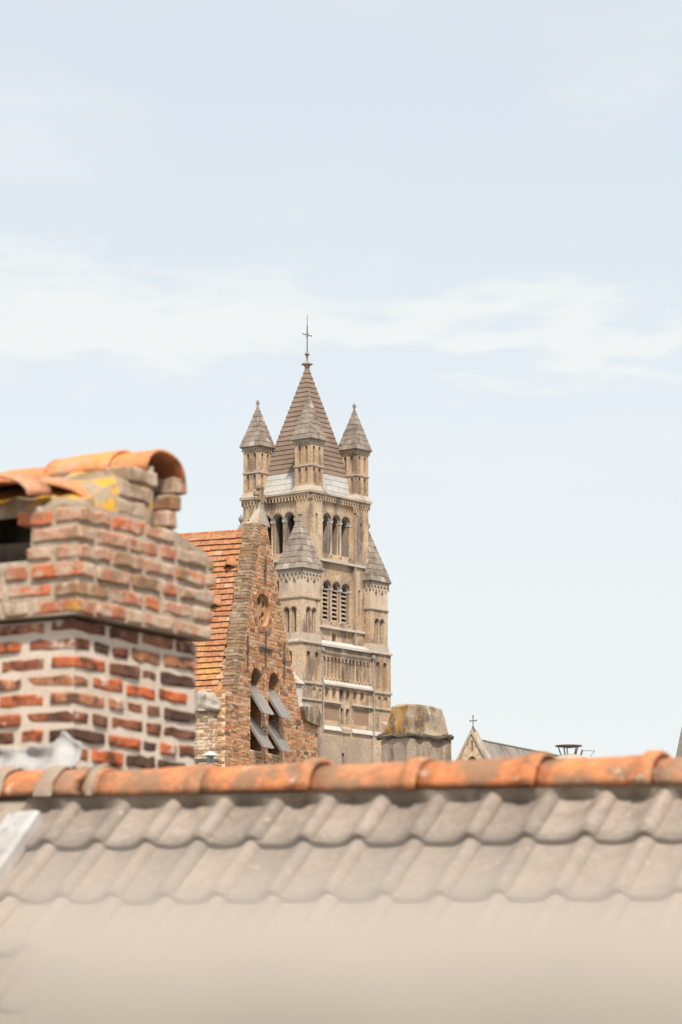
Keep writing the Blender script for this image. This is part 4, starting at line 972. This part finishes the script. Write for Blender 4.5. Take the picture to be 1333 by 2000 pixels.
def course(z, k, o, xr, yl, mat, gap=0.02, h=0.049, first=True):
    """one course: a corner brick, then bricks along the right face (x) and along the front (y); o is the overhang"""
    pr = lambda: rnd.uniform(0.002, 0.011)
    L1 = 0.205
    if first:
        ca, cb = (0.10, L1) if k % 2 else (L1, 0.10)
        cbrick(-o - pr(), -o + ca, -o - pr(), -o + cb, z, z + h, mat)
    else: ca = cb = 0
    x = -o + ca + gap
    while x < xr - 0.02:
        ln = min(rnd.choice((L1, L1, L1, 0.1)) * rnd.uniform(0.93, 1.05), xr - x)
        if xr - (x + ln) < 0.06: ln = xr - x
        if ln > 0.04: cbrick(x, x + ln, -o - pr(), -o + 0.09, z + rnd.uniform(-0.003, 0.003), z + h + rnd.uniform(-0.006, 0.003), mat)
        x += ln + gap * rnd.uniform(0.7, 1.2)
    y = -o + cb + gap
    while y < yl - 0.02:
        ln = min(rnd.choice((L1, L1, L1, 0.1)) * rnd.uniform(0.93, 1.05), yl - y)
        if ln > 0.04: cbrick(-o - pr(), -o + 0.09, y, y + ln, z + rnd.uniform(-0.003, 0.003), z + h + rnd.uniform(-0.006, 0.003), mat)
        y += ln + gap * rnd.uniform(0.8, 1.6)
k = 0; z = 11.665 - CC
while z > 11.0:
    course(z + 0.011, k, 0, 0.832, 0.95, M['brick'], 0.028, 0.0445); z -= CC; k += 1
zb = 11.668
for k in range(6):
    xr = (0.862, 0.868, 0.88, 0.89, 0.885, 0.60)[k]
    yl = (1.0, 1.0, 1.0, 0.18, 0.195, 0.22)[k]
    course(zb + k * 0.0682, k + 1, 0.05, xr, yl, M['brickcap'], 0.02, 0.05)
for k, xr in enumerate((0.405, 0.44, 0.485)):   # corbelled bricks left of the side opening
    z = zb + (6 + k) * 0.0682 - 0.004
    cbrick(xr - 0.20 + rnd.uniform(-0.02, 0.02), xr, -0.045, 0.07, z, z + 0.057, M['brickcap'])
for k, (a, b) in enumerate(((0.555, 0.625), (0.585, 0.655), (0.60, 0.695))):   # and right of it
    z = zb + (6 + k) * 0.0682 - 0.004
    cbrick(a, b, -0.045, 0.13, z, z + 0.06, M['brickcap'])
    cbrick(a + 0.005, b - 0.015, 0.145, 0.36, z, z + 0.058, M['brickcap'])
    cbrick(a + 0.005, b - 0.015, 0.375, 0.59, z, z + 0.058, M['brickcap'])
cbrick(0.56, 0.63, -0.03, 0.13, zb + 5 * 0.0682 + 0.002, zb + 6 * 0.0682 - 0.006, M['brickcap'])
def hood(name, hw, h, L_, axis, c, base, a0, tilt=0.0, flare=0.0, th=0.013, lip=0.0):
    """curved clay hood tile; axis 'y' or 'x', arch half-width hw, rise h"""
    mb = MB(); n = 12; secs = 6; vs = []
    for layer in (0, 1):
        for s in range(secs + 1):
            f = s / secs; w_ = hw * (1 + flare * f) - (th if layer else 0) + (lip if f < 0.2 else 0); hh = h * (1 + flare * f) - (th if layer else 0) + (lip if f < 0.2 else 0)
            for k in range(n + 1):
                t = math.pi * k / n
                q = w_ * math.cos(t) * (0.82 + 0.18 * abs(math.cos(t))); zz = base + hh * math.sin(t) ** 0.85 + tilt * f
                along = a0 + L_ * f
                nz = 0.006 * mn.noise(Vector((along * 9, q * 9, base * 3)))
                vs.append((c + q, along, zz + nz) if axis == 'y' else (along, c + q, zz + nz))
    m = n + 1; per = m * (secs + 1); fs = []
    for s in range(secs):
        for k in range(n):
            i = s * m + k
            fs.append((i, i + 1, i + m + 1, i + m)); fs.append((per + i, per + i + m, per + i + m + 1, per + i + 1))
    for k in range(n):
        fs.append((k, per + k, per + k + 1, k + 1)); i = secs * m + k; fs.append((i, i + 1, per + i + 1, per + i))
    for s in range(secs):
        i = s * m; fs.append((i, i + m, per + i + m, per + i)); i = s * m + n; fs.append((i, per + i, per + i + m, i + m))
    mb.add(vs, fs); return mb.build(name, M['hood'], CM, True)
hood('hood_tile', 0.14, 0.098, 0.24, 'y', 0.535, 12.266, -0.05, 0.0)
hood('hood_tile', 0.15, 0.108, 0.30, 'y', 0.53, 12.270, 0.12, 0.0, -0.04)
hood('hood_tile', 0.14, 0.085, 0.35, 'y', 0.52, 12.262, 0.39, -0.01)
hood('hood_tile', 0.28, 0.105, 0.15, 'x', 0.40, 12.105, -0.125, 0.02)
hood('hood_tile', 0.43, 0.13, 0.26, 'x', 0.41, 12.08, 0.05, 0.04)
hood('hood_tile', 0.26, 0.12, 0.28, 'x', 0.33, 12.03, 0.70, -0.03)
# lichen covered mortar between the hoods
mb = MB(); nu, nv = 14, 16; vs = []
for i in range(nu + 1):
    for j in range(nv + 1):
        u_ = 0.0 + 0.47 * i / nu; v_ = -0.035 + 0.62 * j / nv
        f = (u_ / 0.45) ** 0.8
        z_ = 12.085 + 0.215 * f - 0.02 * max(0, 0.05 - v_) / 0.08 + 0.016 * mn.noise(Vector((u_ * 14, v_ * 14, 3))) + 0.008 * mn.noise(Vector((u_ * 40, v_ * 40, 1)))
        vs.append((u_, v_, z_))
top = len(vs); vs += [(x, y, 12.05) for x, y, _ in vs]
q = nv + 1; fs = []
for i in range(nu):
    for j in range(nv): a = i * q + j; fs.append((a, a + q, a + q + 1, a + 1))
for i in range(nu):
    for j in (0, nv): a = i * q + j; fs.append((a, a + q, top + a + q, top + a))
for j in range(nv):
    for i in (0, nu): a = i * q + j; fs.append((a, a + 1, top + a + 1, top + a))
mb.add(vs, fs); mb.build('flaunching', M['flaunch'], CM, True)
# crumpled lead at the foot
mb = MB(); nv, nz = 40, 8; vs = []
for i in range(nv + 1):
    for j in range(nz + 1):
        v_ = -0.07 + 0.62 * i / nv; t = j / nz
        top_ = 11.185 + 0.05 * math.exp(-((v_ - 0.01) / 0.045) ** 2) + 0.012 * mn.noise(Vector((v_ * 25, 0, 0)))
        z_ = 11.08 + (top_ - 11.08) * t
        x_ = -0.02 - 0.07 * (1 - t) ** 1.5 + 0.035 * mn.noise(Vector((v_ * 14, z_ * 18, 4))) - 0.012
        vs.append((x_, v_, z_))
q = nz + 1
mb.add(vs, [(i * q + j, i * q + j + 1, (i + 1) * q + j + 1, (i + 1) * q + j) for i in range(nv) for j in range(nz)])
o = mb.build('lead_flashing', M['flash'], CM, True); o.modifiers.new('thickness', 'SOLIDIFY').thickness = 0.006

# ============================================================ pantiled house in front
HZ = 10.937
H = empty('pantiled_house', (0, 11.4, HZ), 28, 'house with a grey pantile roof capped by orange ridge tiles', 'house')
H.rotation_euler = (R(1.2), 0, R(62))
PT = R(41.5); cp, sp_ = math.cos(PT), math.sin(PT)
def onroof(s, y, h): return (-s * cp - h * sp_, y, -s * sp_ + h * cp)
PW, GAU, TL = 0.2022, 0.284, 0.36
prof = [(-0.02, 0.018), (0.08, 0.009), (0.20, 0.003), (0.36, 0.0), (0.52, 0.003), (0.64, 0.011), (0.74, 0.024), (0.81, 0.039), (0.87, 0.049), (0.93, 0.051), (0.99, 0.045), (1.04, 0.032), (1.08, 0.014)]
pmesh = []
for var in range(5):
    b = MB(); vs = []; n = len(prof); ss = 5
    for layer in (0, 1):
        for i in range(ss + 1):
            s = -TL + TL * i / ss
            for a, h in prof:
                hh = h * 0.72 + 0.030 * (1 + s / TL) - 0.014 * layer + 0.0035 * mn.noise(Vector((a * 3 + var * 5, s * 9, 1)))
                vs.append(onroof(s + (0.003 * mn.noise(Vector((a * 4, var, 9))) if i == ss else 0), -(a - 0.5) * PW, hh))
    per = n * (ss + 1); fs = []
    for i in range(ss):
        for k in range(n - 1):
            a = i * n + k; fs.append((a, a + 1, a + n + 1, a + n)); fs.append((per + a, per + a + n, per + a + n + 1, per + a + 1))
    for k in range(n - 1):
        a = ss * n + k; fs.append((a, a + 1, per + a + 1, per + a)); fs.append((k, per + k, per + k + 1, k + 1))
    for i in range(ss):
        for k in (0, n - 1): a = i * n + k; fs.append((a, a + n, per + a + n, per + a))
    b.add(vs, fs); me = b.mesh('pantile', [M['pantile']])
    me.shade_smooth(); pmesh.append(me)
for row in range(8):
    s = GAU * (row + 1) + 0.02
    for i in range(-9, 11):
        # roll crests fall on y = -0.594 + k * width
        y = -0.594 + PW * i + PW * 0.34 + 0.35 * PW * 0
        if y > 1.10 or y < -2.3: continue
        o = link('pantile', pmesh[rnd.randrange(5)], H)
        p = onroof(s + rnd.uniform(-0.005, 0.005), y + rnd.uniform(-0.003, 0.003), 0.001 + rnd.uniform(0, 0.003))
        o.location = p; o.rotation_euler = (rnd.uniform(-0.006, 0.006), rnd.uniform(-0.006, 0.006), rnd.uniform(-0.008, 0.008))
mb = MB()
deck = [onroof(0, 0, -0.03), onroof(2.4, 0, -0.03)]
mb.prism([(0, -0.04), (deck[1][0], deck[1][2]), (deck[1][0], deck[1][2] - 0.1), (0, -0.16), (1.9, -0.16 - 1.75), (1.9, -1.8)], 'y', -2.4, 1.2); mb.build('roof_deck', M['rmortar'], H)
mb = MB(); mb.box(-1.6, 1.7, -2.3, 1.15, -HZ - 0.2, -1.75); mb.build('wall', M['render'], H)
# ridge tiles: each laps over the next one to the right with a raised rim
bounds = [1.66, 1.35, 1.128, 0.931, 0.515, 0.085, -0.315, -0.748, -1.155, -1.56, -1.97, -2.38]
for k in range(len(bounds) - 1):
    y0, y1 = bounds[k], bounds[k + 1] - 0.02
    mb = MB(); vs = []; n = 14; rimmed = k >= 4
    L_ = y0 - y1
    secs = [0, 0.25, 0.5, 0.75, 1 - 0.055 / L_, 1 - 0.048 / L_, 1 - 0.012 / L_, 1.0]
    lift = rnd.uniform(-0.004, 0.004)
    for layer in (0, 1):
        for i, f in enumerate(secs):
            r_ = 0.095 + 0.012 * f + ((0.013 if rimmed else 0.003) if i >= 5 else 0) - (0.006 if i == 7 else 0) - (0.018 if layer else 0)
            for q in range(n + 1):
                t = math.pi * q / n
                wv = 0.004 * mn.noise(Vector((t * 1.5, f * 3, k * 4.0)))
                vs.append((0.005 + (r_ + wv) * 1.08 * math.cos(t), y0 - L_ * f, 0.002 + lift + (r_ + wv) * math.sin(t) * 1.0))
    m = n + 1; per = m * len(secs); fs = []
    for i in range(len(secs) - 1):
        for q in range(n):
            a = i * m + q; fs.append((a, a + 1, a + m + 1, a + m)); fs.append((per + a, per + a + m, per + a + m + 1, per + a + 1))
        for q in (0, n): a = i * m + q; fs.append((a, a + m, per + a + m, per + a))
    for q in range(n):
        fs.append((q, per + q, per + q + 1, q + 1)); a = (len(secs) - 1) * m + q; fs.append((a, a + 1, per + a + 1, per + a))
    mb.add(vs, fs); mb.build('ridge_tile', M['ridge'], H, True)
for (y, wd) in ((1.125, 0.036), (0.935, 0.018), (1.34, 0.04)):       # mortar smeared over the joints at the left end
    mb = MB(); vs = []; n = 14
    for i in range(5):
        for q in range(n + 1):
            t = math.pi * q / n; r_ = 0.110 + 0.008 * math.sin(math.pi * i / 4) + 0.006 * mn.noise(Vector((t * 3, i, y * 9)))
            vs.append((0.005 + r_ * 1.08 * math.cos(t), y - wd + 2 * wd * i / 4 + 0.012 * mn.noise(Vector((t * 2, y * 5, i * 0.5))), 0.002 + r_ * math.sin(t)))
    m = n + 1; mb.add(vs, [(i * m + q, i * m + q + 1, (i + 1) * m + q + 1, (i + 1) * m + q) for i in range(4) for q in range(n)]); mb.build('joint_mortar', M['jmortar'], H, True)
mb = MB(); vs = []; nn = 300
for i in range(nn + 1):
    y = 1.2 - 3.6 * i / nn; ph = ((y + 0.594) / PW) * 2 * math.pi
    low = 0.016
    nz = 0.005 * mn.noise(Vector((y * 30, 0, 0)))
    s = 0.085 + 0.015 * math.cos(ph) + nz * 2
    vs += [(-0.095, y, 0.0), onroof(s, y, low + 0.012 + nz), onroof(s + 0.01, y, low - 0.02)]
mb.add(vs, [(3 * i + j, 3 * i + j + 1, 3 * i + j + 4, 3 * i + j + 3) for i in range(nn) for j in (0, 1)])
mb.build('ridge_bedding', M['rmortar'], H, True)
# lead covered verge at the left end
mb = MB()
vs = []
for s in (0.15, 0.35, 0.62, 0.9, 1.3, 2.2):
    for (y, h) in ((1.10, 0.02), (1.105, 0.062), (1.125, 0.068), (1.235, 0.06), (1.245, 0.0)): vs.append(onroof(s, y, h + 0.006 * mn.noise(Vector((s * 6, y * 30, 0)))))
mb.add(vs, [(5 * i + j, 5 * i + j + 1, 5 * i + j + 6, 5 * i + j + 5) for i in range(5) for j in range(4)] + [(0, 1, 2, 3, 4)]); mb.build('lead_verge', M['flash'], H)
mb = MB(); mb.add([onroof(s, y, h) for s in (0.0, 2.3) for (y, h) in ((1.2, -0.05), (1.2, 0.05), (1.5, 0.045), (1.5, -0.05))], [(0, 1, 2, 3), (4, 7, 6, 5), (0, 4, 5, 1), (1, 5, 6, 2), (2, 6, 7, 3), (3, 7, 4, 0)])
mb.build('verge_mortar', M['rmortar'], H)

# ============================================================ parapet right in front of the camera
PA = bpy.data.objects.new('parapet', None); COL.objects.link(PA); PA.location = (0, 0.43, 0)
tag(PA, 'cream stone parapet close by, blurred along the bottom edge', 'parapet')
mb = MB(); mb.prism([(-0.05, 9.93), (0.06, 9.93), (0.06, 10.008), (0.05, 10.0228), (-0.038, 10.0228), (-0.05, 10.010)], 'x', -0.0415, 1.4); mb.build('coping', M['ledge'], PA)
mb = MB(); mb.box(-0.036, 1.4, -0.03, 0.05, 0, 9.929); mb.build('wall', M['render'], PA)
